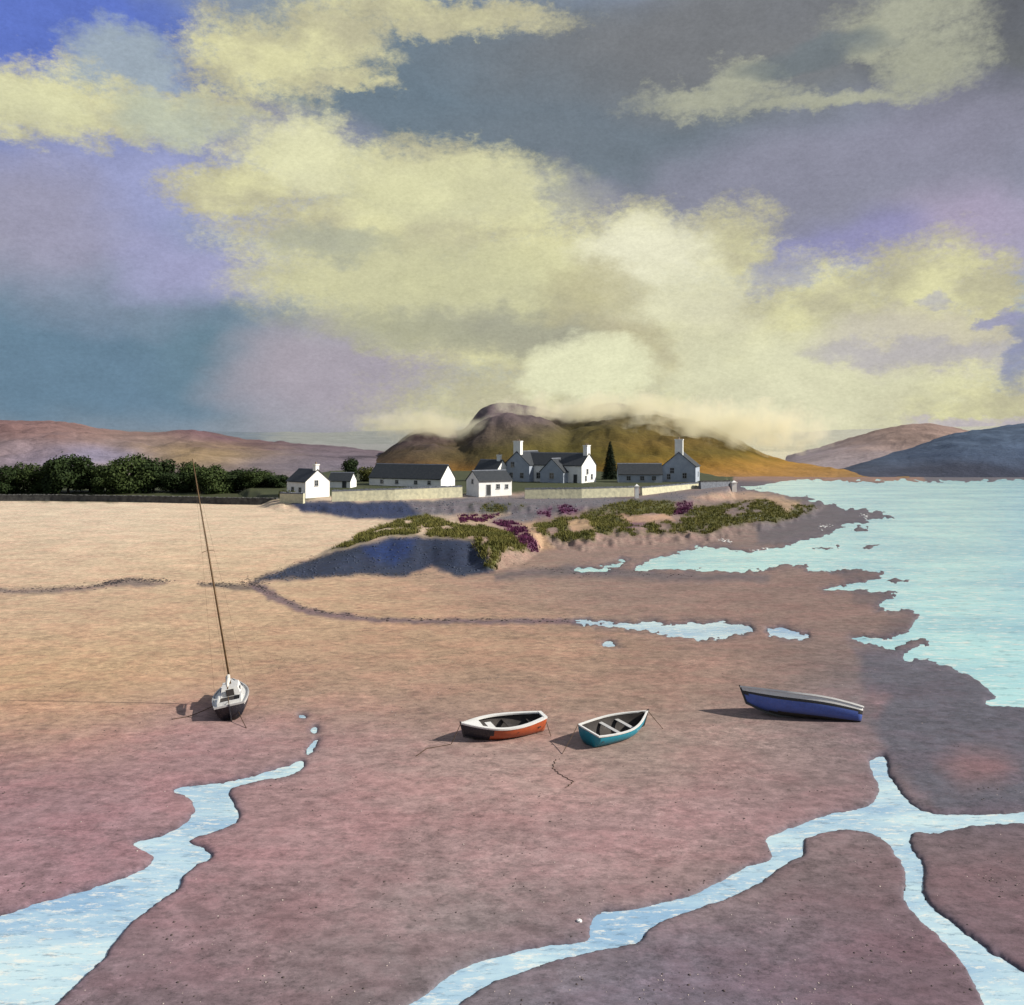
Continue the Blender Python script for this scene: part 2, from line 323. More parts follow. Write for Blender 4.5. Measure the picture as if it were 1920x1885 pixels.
def water_material(name, c, c2, rough, wave, dist):
    m, nt, b = new_mat(name)
    tcn = nt.nodes.new('ShaderNodeTexCoord').outputs['Object']
    mp = nt.nodes.new('ShaderNodeMapping'); mp.inputs['Scale'].default_value = (0.35, 1.0, 1.0); nt.links.new(tcn, mp.inputs[0])
    n = n_noise(nt, wave*0.06, 6, 0.65, mp.outputs[0])
    cc = n_mix(nt, n_map(nt, n.outputs[0], .40, .60, 0, 1), c, c2)
    fl = n_noise(nt, wave*0.8, 8, .8, mp.outputs[0])       # foam flecks with cream highlights painted in, and silty streaks
    cc = n_mix(nt, n_map(nt, fl.outputs[0], .525, .60, 0, .8), cc, (.66, .66, .60))
    mp3 = nt.nodes.new('ShaderNodeMapping'); mp3.inputs['Scale'].default_value = (0.30, 1.1, 1.0); mp3.inputs['Location'].default_value = (13, 5, 0); nt.links.new(tcn, mp3.inputs[0])
    f3 = n_noise(nt, wave*0.7, 8, .8, mp3.outputs[0])
    cc = n_mix(nt, n_map(nt, f3.outputs[0], .535, .62, 0, .6), cc, tuple(v*.45 for v in c2))
    nt.links.new(cc, b.inputs['Base Color'])
    b.inputs['Roughness'].default_value = rough; b.inputs['IOR'].default_value = 1.33; b.inputs['Specular IOR Level'].default_value = 0.5
    n2 = n_noise(nt, wave, 4, 0.6, mp.outputs[0]); n_bump(nt, b, n2.outputs[0], 0.6, dist)
    return m

# light reaching a sunlit level surface per unit of albedo, used to turn seen colours into base colours
LIT = np.array([1.58, 1.50, 1.43])
def alb(c): return tuple(float(min(0.9, v)) for v in np.array(lin(c))/LIT)

def mesh_obj(name, verts, faces, mat, parent=None, smooth=False):
    me = bpy.data.meshes.new(name); me.from_pydata([tuple(v) for v in verts], [], faces); me.update()
    if smooth: me.polygons.foreach_set('use_smooth', [True]*len(me.polygons))
    o = bpy.data.objects.new(name, me); col.objects.link(o)
    if mat: me.materials.append(MATS[mat] if isinstance(mat, str) else mat)
    if parent: o.parent = parent
    return o
def np_mesh(name, V, Fq, mat, smooth=False, nv=4):
    me = bpy.data.meshes.new(name); V = np.asarray(V, np.float32); Fq = np.asarray(Fq, np.int32)
    me.vertices.add(len(V)); me.vertices.foreach_set('co', V.ravel())
    me.loops.add(Fq.size); me.loops.foreach_set('vertex_index', Fq.ravel())
    me.polygons.add(len(Fq)); me.polygons.foreach_set('loop_start', np.arange(0, Fq.size, nv, dtype=np.int32))
    if smooth: me.polygons.foreach_set('use_smooth', np.ones(len(Fq), bool))
    me.update(calc_edges=True); me.validate()
    o = bpy.data.objects.new(name, me); col.objects.link(o)
    if mat: me.materials.append(MATS[mat])
    return o
def grid_faces(r, c):
    i = np.arange(r-1)[:, None]*c+np.arange(c-1)[None, :]
    return np.stack([i, i+1, i+c+1, i+c], -1).reshape(-1, 4)
def tag(o, label=None, cat=None, group=None, kind=None):
    if label: o['label'] = label
    if cat: o['category'] = cat
    if group: o['group'] = group
    if kind: o['kind'] = kind
    return o
def thing(name, label, cat, loc=(0, 0, 0), rz=0, group=None):
    o = bpy.data.objects.new(name, None); col.objects.link(o); o.empty_display_size = 0.3
    o.location = loc; o.rotation_euler = (0, 0, rz); return tag(o, label, cat, group)

# ---------------------------------------------------------------- ground sheet
ground_material()
SAND = [  # seen colour of the sand and mud by place
    (150, 960, (228, 206, 176)), (450, 970, (226, 202, 170)), (620, 985, (222, 196, 165)), (100, 1040, (218, 190, 158)), (400, 1050, (216, 187, 152)), (100, 1150, (203, 172, 140)), (400, 1160, (203, 172, 138)),
    (650, 1120, (200, 167, 133)), (850, 1120, (190, 155, 125)), (150, 1260, (200, 166, 128)), (450, 1230, (192, 158, 124)), (750, 1220, (188, 154, 122)), (1000, 1220, (180, 146, 118)),
    (80, 1340, (196, 158, 122)), (620, 1270, (172, 140, 118)), (800, 1300, (164, 134, 116)), (1000, 1100, (168, 136, 116)), (1200, 1110, (152, 124, 110)), (1450, 1120, (146, 118, 106)), (1050, 1290, (160, 131, 113)), (1300, 1260, (156, 126, 110)), (1500, 1230, (148, 120, 106)),
    (100, 1420, (152, 112, 110)), (350, 1400, (156, 116, 113)), (650, 1400, (158, 122, 114)), (900, 1440, (160, 128, 115)), (1200, 1440, (158, 130, 113)), (1450, 1390, (150, 122, 108)), (1560, 1440, (140, 112, 104)),
    (100, 1550, (152, 113, 112)), (600, 1540, (158, 118, 113)), (900, 1540, (165, 125, 118)), (1250, 1540, (160, 118, 116)), (1450, 1500, (156, 114, 112)), (120, 1640, (146, 108, 110)), (500, 1650, (150, 112, 110)), (800, 1640, (158, 120, 116)), (1100, 1620, (160, 120, 116)), (1280, 1620, (150, 120, 110)),
    (420, 1780, (136, 104, 104)), (600, 1740, (146, 112, 108)), (800, 1730, (134, 118, 110)), (950, 1700, (140, 122, 113)), (1000, 1750, (122, 96, 98)), (640, 1840, (116, 100, 98)), (300, 1870, (118, 94, 96)), (760, 1800, (126, 100, 100)),
    (1200, 1830, (104, 92, 100)), (1450, 1740, (118, 98, 100)), (1600, 1640, (122, 98, 100)), (1400, 1860, (112, 92, 100)), (1650, 1790, (118, 94, 102)), (1000, 1870, (108, 98, 104)), (1820, 1640, (122, 98, 100)), (1850, 1740, (118, 96, 102)), (1560, 1580, (124, 106, 102)),
    (1780, 1330, (98, 96, 104)), (1850, 1400, (98, 94, 104)), (1700, 1280, (104, 98, 104)), (1650, 1380, (112, 98, 102)), (1640, 1250, (118, 104, 104)), (1820, 1500, (100, 90, 98)), (1740, 1440, (112, 96, 102)),
    (1600, 1160, (138, 112, 102)), (1560, 1090, (136, 112, 104)), (1300, 1050, (150, 124, 112)), (1100, 1045, (152, 126, 114)), (1500, 1000, (118, 106, 104)), (1620, 962, (100, 96, 102)), (1250, 1015, (152, 126, 112)), (1420, 1005, (140, 118, 106)), (1100, 1085, (128, 112, 106)), (950, 1090, (160, 134, 116)),
    (2300, 1400, (100, 94, 104)), (-300, 1500, (150, 112, 112)), (-300, 1100, (205, 174, 142)), (960, 2100, (110, 94, 100)), (300, 2100, (118, 94, 98)), (1700, 2100, (112, 92, 100)),
]
SAND = [(a, b, (c[0]+9, c[1]+14, c[2]+17)) if b > 1380 and a < 1600 else (a, b, c) for a, b, c in SAND]
SLATE_SHADE = [(468, 1094), (540, 1062), (640, 1030), (730, 1010), (810, 1006), (880, 1012), (900, 1040), (930, 1070), (870, 1080), (805, 1064), (765, 1080), (650, 1080), (560, 1085)]
LAYERS = [  # polygon, seen colour, softness px, strength, wetness: other ground covers, some with painted shade
    ([(540, 936), (640, 940), (780, 940), (880, 936), (830, 958), (770, 974), (660, 972), (560, 956)], (44, 56, 88), 5, 1, 0),  # shore shadow under the left wall, put into the ground colour
    ([(760, 942), (880, 930), (980, 930), (1190, 930), (1300, 920), (1385, 912), (1410, 924), (1300, 935), (1200, 952), (1100, 957), (980, 978), (870, 970), (790, 966)], (112, 106, 110), 8, 1, 0),
    ([(-4000, 700), (1700, 700), (1700, 902), (1380, 903), (1200, 915), (980, 925), (640, 930), (520, 940), (300, 940), (-4000, 938)], (66, 72, 40), 4, 1, 0),
    (SLATE_SHADE, (44, 54, 76), 6, 1, .25),  # slate scarp, with the dune's shade put into its colour too
    ([(680, 1022), (780, 1010), (765, 1045), (735, 1062), (690, 1040)], (28, 54, 108), 12, .75, .2),  # deeper blue of the same painted shade
    ([(625, 1030), (680, 1000), (720, 980), (800, 964), (860, 985), (900, 985), (960, 1000), (1000, 1032), (940, 1034), (930, 1066), (905, 1062), (888, 1012), (810, 1004), (720, 1006)], (92, 94, 40), 6, 1, 0),
    ([(1000, 985), (1050, 972), (1120, 958), (1160, 985), (1130, 1022), (1100, 1010), (1060, 1015), (1010, 1005)], (88, 90, 42), 7, 1, 0),
    ([(1100, 962), (1180, 936), (1260, 940), (1340, 950), (1440, 930), (1525, 945), (1515, 968), (1440, 980), (1370, 985), (1320, 1002), (1250, 1000), (1170, 1007), (1120, 1000)], (86, 86, 42), 7, 1, 0),
    ([(870, 950), (930, 942), (990, 945), (960, 962), (890, 966)], (66, 74, 44), 6, .9, 0),
    ([(1062, 978), (1100, 972), (1112, 990), (1085, 1000)], (196, 160, 124), 5, .9, 0), ([(1160, 968), (1250, 964), (1262, 974), (1190, 984)], (196, 156, 128), 5, .9, 0), ([(1290, 930), (1400, 918), (1470, 924), (1500, 945), (1480, 962), (1440, 938), (1340, 938)], (188, 156, 128), 6, .75, 0),
    ([(975, 985), (1000, 980), (1040, 1030), (1010, 1034)], (190, 156, 122), 6, .9, 0), ([(860, 968), (960, 962), (900, 980), (870, 984)], (200, 170, 134), 6, .8, 0),
    ([(1003, 955), (1030, 952), (1030, 972), (1006, 976)], (112, 58, 96), 4, .9, 0), ([(1045, 952), (1062, 946), (1095, 954), (1080, 964), (1050, 964)], (108, 60, 98), 4, .9, 0), ([(920, 974), (965, 978), (1005, 1015), (1008, 1034), (985, 1030), (950, 995)], (112, 60, 98), 4, .9, 0),
    ([(1262, 942), (1300, 938), (1298, 962), (1270, 964)], (102, 58, 88), 4, .85, 0), ([(1165, 978), (1215, 980), (1195, 990), (1165, 990)], (104, 66, 96), 4, .8, 0),
    ([(-200, 1106), (120, 1102), (190, 1094), (240, 1084), (310, 1092), (300, 1098), (200, 1102), (120, 1112), (-200, 1118)], (112, 98, 96), 5, .8, .2), ([(375, 1094), (470, 1096), (500, 1108), (470, 1106), (380, 1100)], (98, 88, 84), 4, .85, .2),
    ([(470, 1092), (500, 1098), (540, 1125), (600, 1146), (720, 1160), (900, 1160), (1080, 1162), (1180, 1168), (1180, 1176), (1080, 1172), (900, 1169), (720, 1169), (590, 1156), (520, 1132), (480, 1108)], (112, 92, 100), 4, .85, .5),
    ([(930, 1075), (1060, 1060), (1190, 1070), (1300, 1076), (1440, 1080), (1440, 1090), (1250, 1090), (1080, 1082), (930, 1088)], (104, 94, 96), 8, .8, .6),
    ([(1420, 985), (1480, 975), (1560, 950), (1690, 970), (1600, 990), (1480, 1022), (1420, 1020)], (100, 94, 98), 8, .8, .5),
    ([(1570, 1070), (1680, 1060), (1740, 1150), (1730, 1200), (1660, 1220), (1650, 1180), (1690, 1150), (1600, 1130)], (108, 92, 90), 12, .7, .6),
    ([(1600, 1215), (1700, 1215), (1900, 1300), (1960, 1330), (1960, 1520), (1760, 1520), (1660, 1420), (1640, 1350), (1620, 1280)], (98, 95, 104), 18, .9, .7),
    ([(1765, 1435), (1800, 1408), (1870, 1412), (1905, 1440), (1870, 1465), (1810, 1472)], (140, 106, 106), 34, .8, .4), ([(1615, 1310), (1640, 1290), (1668, 1310), (1645, 1342)], (136, 106, 106), 14, .6, .3),
    ([(1370, 812), (1700, 812), (1660, 872), (1560, 886), (1440, 880), (1390, 860)], (214, 208, 176), 6, 1, 0), ([(520, 800), (760, 800), (760, 852), (520, 852)], (156, 156, 150), 5, 1, 0),  # far gaps: cream and grey of the sky painted onto the ground
    ([(1378, 888), (1720, 884), (1740, 906), (1378, 906)], (146, 116, 100), 3, 1, 0),
]
def paint(px, py):
    """seen colour and wetness of the open ground at a bearing"""
    c = np.zeros(px.shape+(3,)); wsum = np.zeros(px.shape)
    for (ax, ay, rgb) in SAND:
        sx, sy = 130.0, 36.0+0.045*(ay-900)
        g = np.exp(-np.clip(((px-ax)/sx)**2+((py-ay)/sy)**2, 0, 60)*0.5)+1e-9/(1+((px-ax)/500)**2+((py-ay)/200)**2)
        c += g[..., None]*np.array(lin(rgb)); wsum += g
    c /= wsum[..., None]
    wet = np.full(px.shape, 0.1)
    return c, wet
def build_ground():
    vr = np.concatenate([[816.2, 817, 819, 823, 830, 840, 852, 864, 876, 886], np.arange(892, 1090, 1.6), np.arange(1090, 2010, 2.3)])
    Y = np.concatenate([F*H/(vr-PY0), [18.5, 16, 12, 6, 0, -10, -40]])
    us = np.concatenate([[-9000, -6000, -4000, -2500, -1600, -1000, -600], np.arange(-350, 2270, 3.0), [2500, 2900, 3600, 4600, 6000, 8000, 11000]])
    Yw = np.maximum(Y, 19.0)
    X = (us[None, :]-PX0)/F*Yw[:, None]; YY = np.repeat(Y[:, None], len(us), 1)
    z, w, u, v = ground_z(X, YY)
    z = np.where(YY < 17, np.where(z < 0.08, 0.08, z)*1.0, z)
    pyv = PY0+F*(H-z)/Yw[:, None]; pxv = u
    nx = fbm(u/26, v/18, 4, 71)*10; ny = fbm(u/26, v/18, 4, 91)*5
    c, wet = paint(pxv+nx*1.5, pyv+ny*1.5)
    pxw = pxv+nx; pyw = pyv+ny
    masks = {}
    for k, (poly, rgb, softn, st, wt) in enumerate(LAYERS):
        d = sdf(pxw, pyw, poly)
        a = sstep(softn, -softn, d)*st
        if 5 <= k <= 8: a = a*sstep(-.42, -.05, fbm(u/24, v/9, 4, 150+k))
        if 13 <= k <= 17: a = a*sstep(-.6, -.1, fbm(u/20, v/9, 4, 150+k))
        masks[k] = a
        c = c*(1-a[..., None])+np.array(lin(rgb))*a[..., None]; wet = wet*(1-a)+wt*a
    # wet dark margin along the water
    mg = np.exp(-np.maximum(w, 0)/(5+3*fbm(u/30, v/20, 3, 55)))*np.where(v < 1100, .75, .8)*sstep(900, 908, v)
    c = c*(1-mg[..., None])+np.array(lin((84, 80, 92)))*mg[..., None]; wet = np.maximum(wet, mg)
    c = c/LIT
    V = np.stack([X, YY, z], -1).reshape(-1, 3)
    o = np_mesh('ground', V, grid_faces(len(Y), len(us)), 'sand_and_mud', True)
    # faces were listed far to near: make them look up
    me = o.data; me.flip_normals() if me.polygons[0].normal.z < 0 else None
    ca = me.color_attributes.new('Col', 'FLOAT_COLOR', 'POINT')
    ca.data.foreach_set('color', np.concatenate([c, wet[..., None]], -1).astype(np.float32).ravel())
    tag(o, kind='structure')
    return X, YY, z, masks, pxv, pyv
GX, GY, GZ, GM, GPX, GPY = build_ground()

# ---------------------------------------------------------------- water
water_material('sea_water', alb((196, 242, 238)), alb((162, 212, 220)), 0.22, 2.2, 0.05)
water_material('stream_water', alb((216, 240, 243)), alb((162, 196, 222)), 0.10, 5.0, 0.012)
def water_sheet(name, poly, mat, grow=14, z=0.0):
    # the sheet runs a little under the banks, which cut its visible edge
    p = np.array(poly, float); n = len(p)
    area = 0.5*np.sum(p[:, 0]*np.roll(p[:, 1], -1)-np.roll(p[:, 0], -1)*p[:, 1]); sgn = 1 if area > 0 else -1
    x0, x1, y0, y1 = p[:, 0].min()-grow, p[:, 0].max()+grow, p[:, 1].min()-grow, p[:, 1].max()+grow
    step = 8.0 if (x1-x0) < 700 else 12.0
    xs = np.arange(max(x0, -700), min(x1, 2700)+step, step); ys = np.arange(max(y0, 894), min(y1, 2080)+step*.5, step*.5)
    U, Vv = np.meshgrid(xs, ys); d = sdf(U, Vv, poly)
    keep = d < grow
    Yw = F*H/(Vv-PY0); Xw = (U-PX0)*Yw/F
    V = np.stack([Xw, Yw, np.full(U.shape, z)], -1).reshape(-1, 3)
    fq = grid_faces(len(ys), len(xs)); kf = keep.ravel()[fq].all(1); fq = fq[kf]
    used = np.unique(fq); remap = np.full(len(V), -1); remap[used] = np.arange(len(used))
    o = np_mesh(name, V[used], remap[fq], mat, True)
    if o.data.polygons[0].normal.z < 0: o.data.flip_normals()
    return tag(o, kind='structure')
# the sea: near part follows the shore, then one sheet reaching beyond the frame
sea = water_sheet('sea', SEA, 'sea_water', 16)
water_sheet('tidal_inlet', INLET, 'sea_water', 8)
water_sheet('tide_pool', POOL_A, 'stream_water', 8); water_sheet('tide_pool', POOL_B, 'stream_water', 8); water_sheet('tide_pool', POOL_C, 'stream_water', 8)
water_sheet('tidal_stream', STREAM_L, 'stream_water', 12)
for p in (STREAM_L2, STREAM_L3, STREAM_L4): water_sheet('tide_pool', p, 'stream_water', 8)
water_sheet('tidal_stream', STREAM_R, 'stream_water', 12)

# ---------------------------------------------------------------- hills
def hill_material(name):
    m, nt, b = new_mat(name)
    at = nt.nodes.new('ShaderNodeAttribute'); at.attribute_name = 'Col'
    n1 = n_noise(nt, 0.05, 6, 0.65); n2 = n_noise(nt, 0.6, 5, 0.7)
    f = nt.nodes.new('ShaderNodeMath'); f.operation = 'ADD'
    nt.links.new(n_map(nt, n1.outputs[0], .3, .7, -.22, .22), f.inputs[0]); nt.links.new(n_map(nt, n2.outputs[0], .3, .7, .75, 1.22), f.inputs[1])
    nt.links.new(n_scale(nt, at.outputs['Color'], f.outputs[0]), b.inputs['Base Color'])
    b.inputs['Roughness'].default_value = 0.95; b.inputs['Specular IOR Level'].default_value = 0.1
    n_bump(nt, b, n2.outputs[0], 0.6, 0.8); return m
hill_material('heath')
def hill(name, ridge, yr, yf, cols, power=1.0, rough=1.0, seed=0, back=1.6, tone=.9):
    pxs = np.linspace(ridge[0][0], ridge[-1][0], 330); rp = np.array(ridge, float)
    rpy = np.interp(pxs, rp[:, 0], rp[:, 1]); kk = np.hanning(15); rpy = np.convolve(np.pad(rpy, 7, 'edge'), kk/kk.sum(), 'valid'); crest = -3.2*fbm(pxs/22, pxs*0, 5, seed, .6)
    Yr = np.interp(pxs, [a for a, b in yr], [b for a, b in yr]); Yf = np.interp(pxs, [a for a, b in yf], [b for a, b in yf])
    zr = H+(PY0-rpy)*Yr/F; zr = np.maximum(zr, 0.4)
    T = np.concatenate([np.linspace(0, 1, 70), np.linspace(1.04, back, 8)])
    t = T[:, None]
    Yg = Yf[None, :]+(Yr-Yf)[None, :]*t; Xg = (pxs[None, :]-PX0)/F*Yg
    prof = np.where(t <= 1, (1-(1-np.clip(t, 0, 1))**(1+power))*1.0, 1-np.clip((t-1)/(back-1), 0, 1)**1.3)
    z = -0.3+(zr[None, :]+0.3)*prof
    z = z+(crest*Yr/F)[None, :]*np.clip(t, 0, 1)**6*(t <= 1.3)
    env = np.sin(np.pi*np.clip(t, 0, 1)**.8)**0.8*(t <= 1)
    z = z+rough*np.minimum(zr, 24)[None, :]*env*(0.20*fbm(Xg/34, Yg/60, 3, seed+5)+0.10*fbm(Xg/9, Yg/14, 4, seed+7))
    V = np.stack([Xg, Yg, z], -1).reshape(-1, 3)
    o = np_mesh(name, V, grid_faces(len(T), len(pxs)), 'heath', True)
    if o.data.polygons[0].normal.z < 0: o.data.flip_normals()
    ph = np.repeat(pxs[None, :], len(T), 0); hh = np.clip(np.repeat(t, len(pxs), 1), 0, 1)*1.0
    s = PY0-F*(z-H)/Yg
    ph = ph+fbm(Xg/18, Yg/30, 4, seed+9)*40; s = s+fbm(Xg/14, Yg/25, 4, seed+19)*9
    c = np.zeros(ph.shape+(3,)); ws = np.zeros(ph.shape)
    for (a, b_, rgb) in cols:
        g = np.exp(-np.clip(((ph-a)/75)**2+((s-b_)/13)**2, 0, 60)*.5)+1e-8/(1+((ph-a)/90)**2+((s-b_)/15)**2); c += g[..., None]*np.array(lin(rgb)); ws += g
    c = c/ws[..., None]/LIT*tone
    ca = o.data.color_attributes.new('Col', 'FLOAT_COLOR', 'POINT')
    ca.data.foreach_set('color', np.concatenate([c, np.ones(c.shape[:2]+(1,))], -1).astype(np.float32).ravel())
    return tag(o, kind='structure')
hill('far_hill', [(-1500, 800), (-600, 803), (200, 806), (560, 812), (700, 810), (900, 800), (1200, 805), (1380, 811), (1480, 812), (1600, 806), (1900, 800), (2400, 804), (3400, 800)],
     [(-1500, 2600), (3400, 2600)], [(-1500, 700), (3400, 700)], [(700, 825, (168, 168, 160)), (300, 825, (130, 140, 150)), (1430, 815, (220, 216, 186)), (1430, 840, (216, 210, 180)), (1480, 860, (205, 196, 168)), (1600, 815, (210, 205, 185))], seed=53, rough=.3)  # pale haze painted into the hill colours
hill('hill', [(-900, 770), (-500, 778), (-200, 786), (0, 790), (130, 793), (200, 806), (270, 812), (360, 807), (450, 823), (560, 831), (690, 843), (780, 856), (900, 880), (1000, 893)],
     [(-900, 620), (450, 600), (690, 480), (1000, 330)], [(-900, 225), (500, 225), (1000, 260)],
     [(0, 800, (140, 108, 106)), (120, 805, (150, 118, 112)), (60, 840, (150, 128, 128)), (180, 850, (152, 148, 178)), (250, 822, (158, 130, 118)), (300, 835, (160, 138, 122)), (350, 850, (178, 146, 98)), (430, 850, (170, 146, 108)), (380, 815, (116, 84, 94)), (470, 830, (112, 84, 96)), (500, 862, (140, 124, 128)), (600, 840, (122, 104, 112)), (610, 870, (140, 132, 148)), (680, 860, (128, 112, 116)), (560, 885, (130, 118, 118)), (200, 880, (140, 124, 120))], seed=3)
hill('hill', [(640, 895), (700, 862), (750, 826), (775, 808), (810, 800), (845, 806), (872, 808), (895, 772), (920, 761), (960, 762), (1010, 768), (1060, 786), (1100, 772), (1150, 764), (1200, 772), (1260, 782), (1330, 796), (1380, 822), (1430, 850), (1480, 864), (1560, 878), (1640, 888), (1705, 896)],
     [(640, 330), (760, 420), (900, 520), (1300, 520), (1430, 430), (1560, 330), (1705, 296)], [(640, 262), (1300, 262), (1430, 284), (1705, 289)],
     [(760, 820, (112, 92, 96)), (830, 815, (118, 98, 100)), (740, 860, (120, 98, 80)), (850, 850, (112, 96, 62)), (800, 880, (158, 112, 52)), (900, 885, (160, 116, 50)), (930, 775, (138, 118, 124)), (1010, 785, (130, 112, 112)), (960, 810, (126, 110, 88)), (950, 845, (110, 98, 52)), (1060, 820, (112, 102, 48)), (1100, 800, (104, 96, 50)), (1130, 850, (112, 102, 42)), (1180, 820, (122, 104, 48)), (1250, 830, (148, 110, 48)), (1260, 805, (130, 108, 58)), (1200, 875, (140, 108, 44)), (1320, 820, (128, 112, 66)), (1340, 850, (116, 104, 44)), (1330, 885, (205, 145, 52)), (1420, 865, (165, 132, 58)), (1450, 885, (232, 166, 66)), (1540, 884, (215, 160, 80)), (1400, 898, (170, 136, 116)), (1550, 898, (168, 136, 118)), (1650, 893, (190, 148, 90))], seed=13, rough=1.0, tone=.68)
hill('hill', [(1440, 872), (1490, 852), (1560, 832), (1640, 806), (1700, 796), (1750, 795), (1800, 804), (1900, 826), (2050, 850), (2200, 868)], [(1440, 520), (2200, 640)], [(1440, 330), (2200, 330)],
     [(1520, 850, (180, 164, 166)), (1620, 830, (178, 152, 142)), (1700, 812, (168, 142, 128)), (1760, 805, (160, 132, 122)), (1850, 830, (165, 140, 130))], seed=23, rough=.5)
hill('hill', [(1560, 882), (1600, 868), (1660, 848), (1730, 830), (1800, 812), (1860, 802), (1920, 794), (2060, 780), (2250, 772), (2600, 790), (3000, 780)], [(1560, 350), (1700, 420), (3000, 520)], [(1560, 290), (3000, 297)],
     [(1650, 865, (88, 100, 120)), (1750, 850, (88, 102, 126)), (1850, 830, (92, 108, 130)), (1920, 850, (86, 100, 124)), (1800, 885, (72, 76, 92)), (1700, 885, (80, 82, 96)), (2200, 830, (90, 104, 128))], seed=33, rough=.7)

# ---------------------------------------------------------------- mesh helpers for things
class MB:
    def __init__(s): s.v = []; s.f = []
    def add(s, v, f):
        k = len(s.v); s.v += [tuple(p) for p in v]; s.f += [tuple(i+k for i in q) for q in f]; return s
    def box(s, x0, x1, y0, y1, z0, z1, M=None, taper=0):
        t = taper
        v = [(x0, y0, z0), (x1, y0, z0), (x1, y1, z0), (x0, y1, z0), (x0+t, y0+t, z1), (x1-t, y0+t, z1), (x1-t, y1-t, z1), (x0+t, y1-t, z1)]
        if M: v = [tuple(M @ Vector(p)) for p in v]
        return s.add(v, [(3, 2, 1, 0), (4, 5, 6, 7), (0, 1, 5, 4), (1, 2, 6, 5), (2, 3, 7, 6), (3, 0, 4, 7)])
    def tube(s, pts, r, n=6):
        pts = [Vector(p) for p in pts]; rs = r if isinstance(r, (list, tuple)) else [r]*len(pts)
        V = []; m = len(pts)
        for i, p in enumerate(pts):
            d = (pts[min(i+1, m-1)]-pts[max(i-1, 0)]).normalized()
            a = d.cross(Vector((0, 0, 1)));  a = a.normalized() if a.length > 1e-3 else Vector((1, 0, 0)); b = d.cross(a)
            V += [p+(a*math.cos(2*math.pi*k/n)+b*math.sin(2*math.pi*k/n))*rs[i] for k in range(n)]
        Fq = [(i*n+k, i*n+(k+1) % n, (i+1)*n+(k+1) % n, (i+1)*n+k) for i in range(m-1) for k in range(n)]
        Fq += [tuple(range(n-1, -1, -1)), tuple(range((m-1)*n, m*n))]
        return s.add(V, Fq)
    def build(s, name, mat, parent=None, smooth=False): return mesh_obj(name, s.v, s.f, mat, parent, smooth)

simple_mat('whitewash', (1.02, 1.02, 1.0), (0.88, 0.88, 0.85), .85, 1.1, .03)
simple_mat('cream_wash', (0.50, 0.52, 0.40), (0.36, 0.38, 0.29), .9, 1.1, .03)
simple_mat('slate_roof', (0.028, 0.034, 0.042), (0.05, 0.056, 0.064), .6, 2.5, .05)
simple_mat('lichen_stone', (0.74, 0.71, 0.50), (0.50, 0.49, 0.37), .95, 1.6, .05, .1)
simple_mat('shaded_whitewash', (0.42, 0.47, 0.55), (0.32, 0.37, 0.45), .9, 1.1, .03)  # white walls with their shade mixed into the base colour
simple_mat('grey_stone', (0.22, 0.24, 0.28), (0.13, 0.14, 0.17), .95, 2.2, .12, .1)
simple_mat('dark_stone', (0.055, 0.055, 0.058), (0.13, 0.13, 0.125), .95, 1.2, .12, .1)
simple_mat('window_glass', (0.02, 0.025, 0.03), (0.03, 0.035, 0.04), .15, 2, 0, .5)
simple_mat('window_frame_paint', (0.42, 0.44, 0.46), None, .6, 2)
simple_mat('door_paint', (0.05, 0.055, 0.06), None, .6, 2)
simple_mat('clay', (0.30, 0.22, 0.16), None, .8, 3)
simple_mat('bark', (0.07, 0.055, 0.04), None, .95, 4, .03)
simple_mat('leaf_dark', (0.030, 0.050, 0.014), (0.016, 0.030, 0.010), .8, .6, 0, .15)
simple_mat('leaf_olive', (0.085, 0.085, 0.018), (0.045, 0.055, 0.014), .8, .6, 0, .15)
simple_mat('leaf_fir', (0.018, 0.034, 0.016), (0.011, 0.020, 0.010), .8, .8, 0, .15)
simple_mat('marram', (0.21, 0.19, 0.055), (0.10, 0.11, 0.032), .85, .35, 0, .1)
simple_mat('heather', (0.15, 0.04, 0.10), (0.075, 0.02, 0.055), .9, .5, 0, .1)
simple_mat('slate_shade_shingle', (0.05, 0.062, 0.095), (0.03, 0.045, 0.095), .7, .25, .02)  # slate stones, coloured dark blue to carry the painted shade
simple_mat('wrack', (0.030, 0.026, 0.026), (0.055, 0.042, 0.045), .6, 2, .02)
simple_mat('shell_pale', (0.55, 0.46, 0.42), (0.40, 0.33, 0.31), .8, 4)
simple_mat('grit', (0.10, 0.075, 0.07), (0.06, 0.045, 0.045), .8, 4)
simple_mat('leaf_mid', (0.055, 0.080, 0.022), (0.026, 0.044, 0.012), .8, .6, 0, .15)
simple_mat('foam', (0.86, 0.87, 0.85), (0.75, 0.76, 0.75), .8, 4)

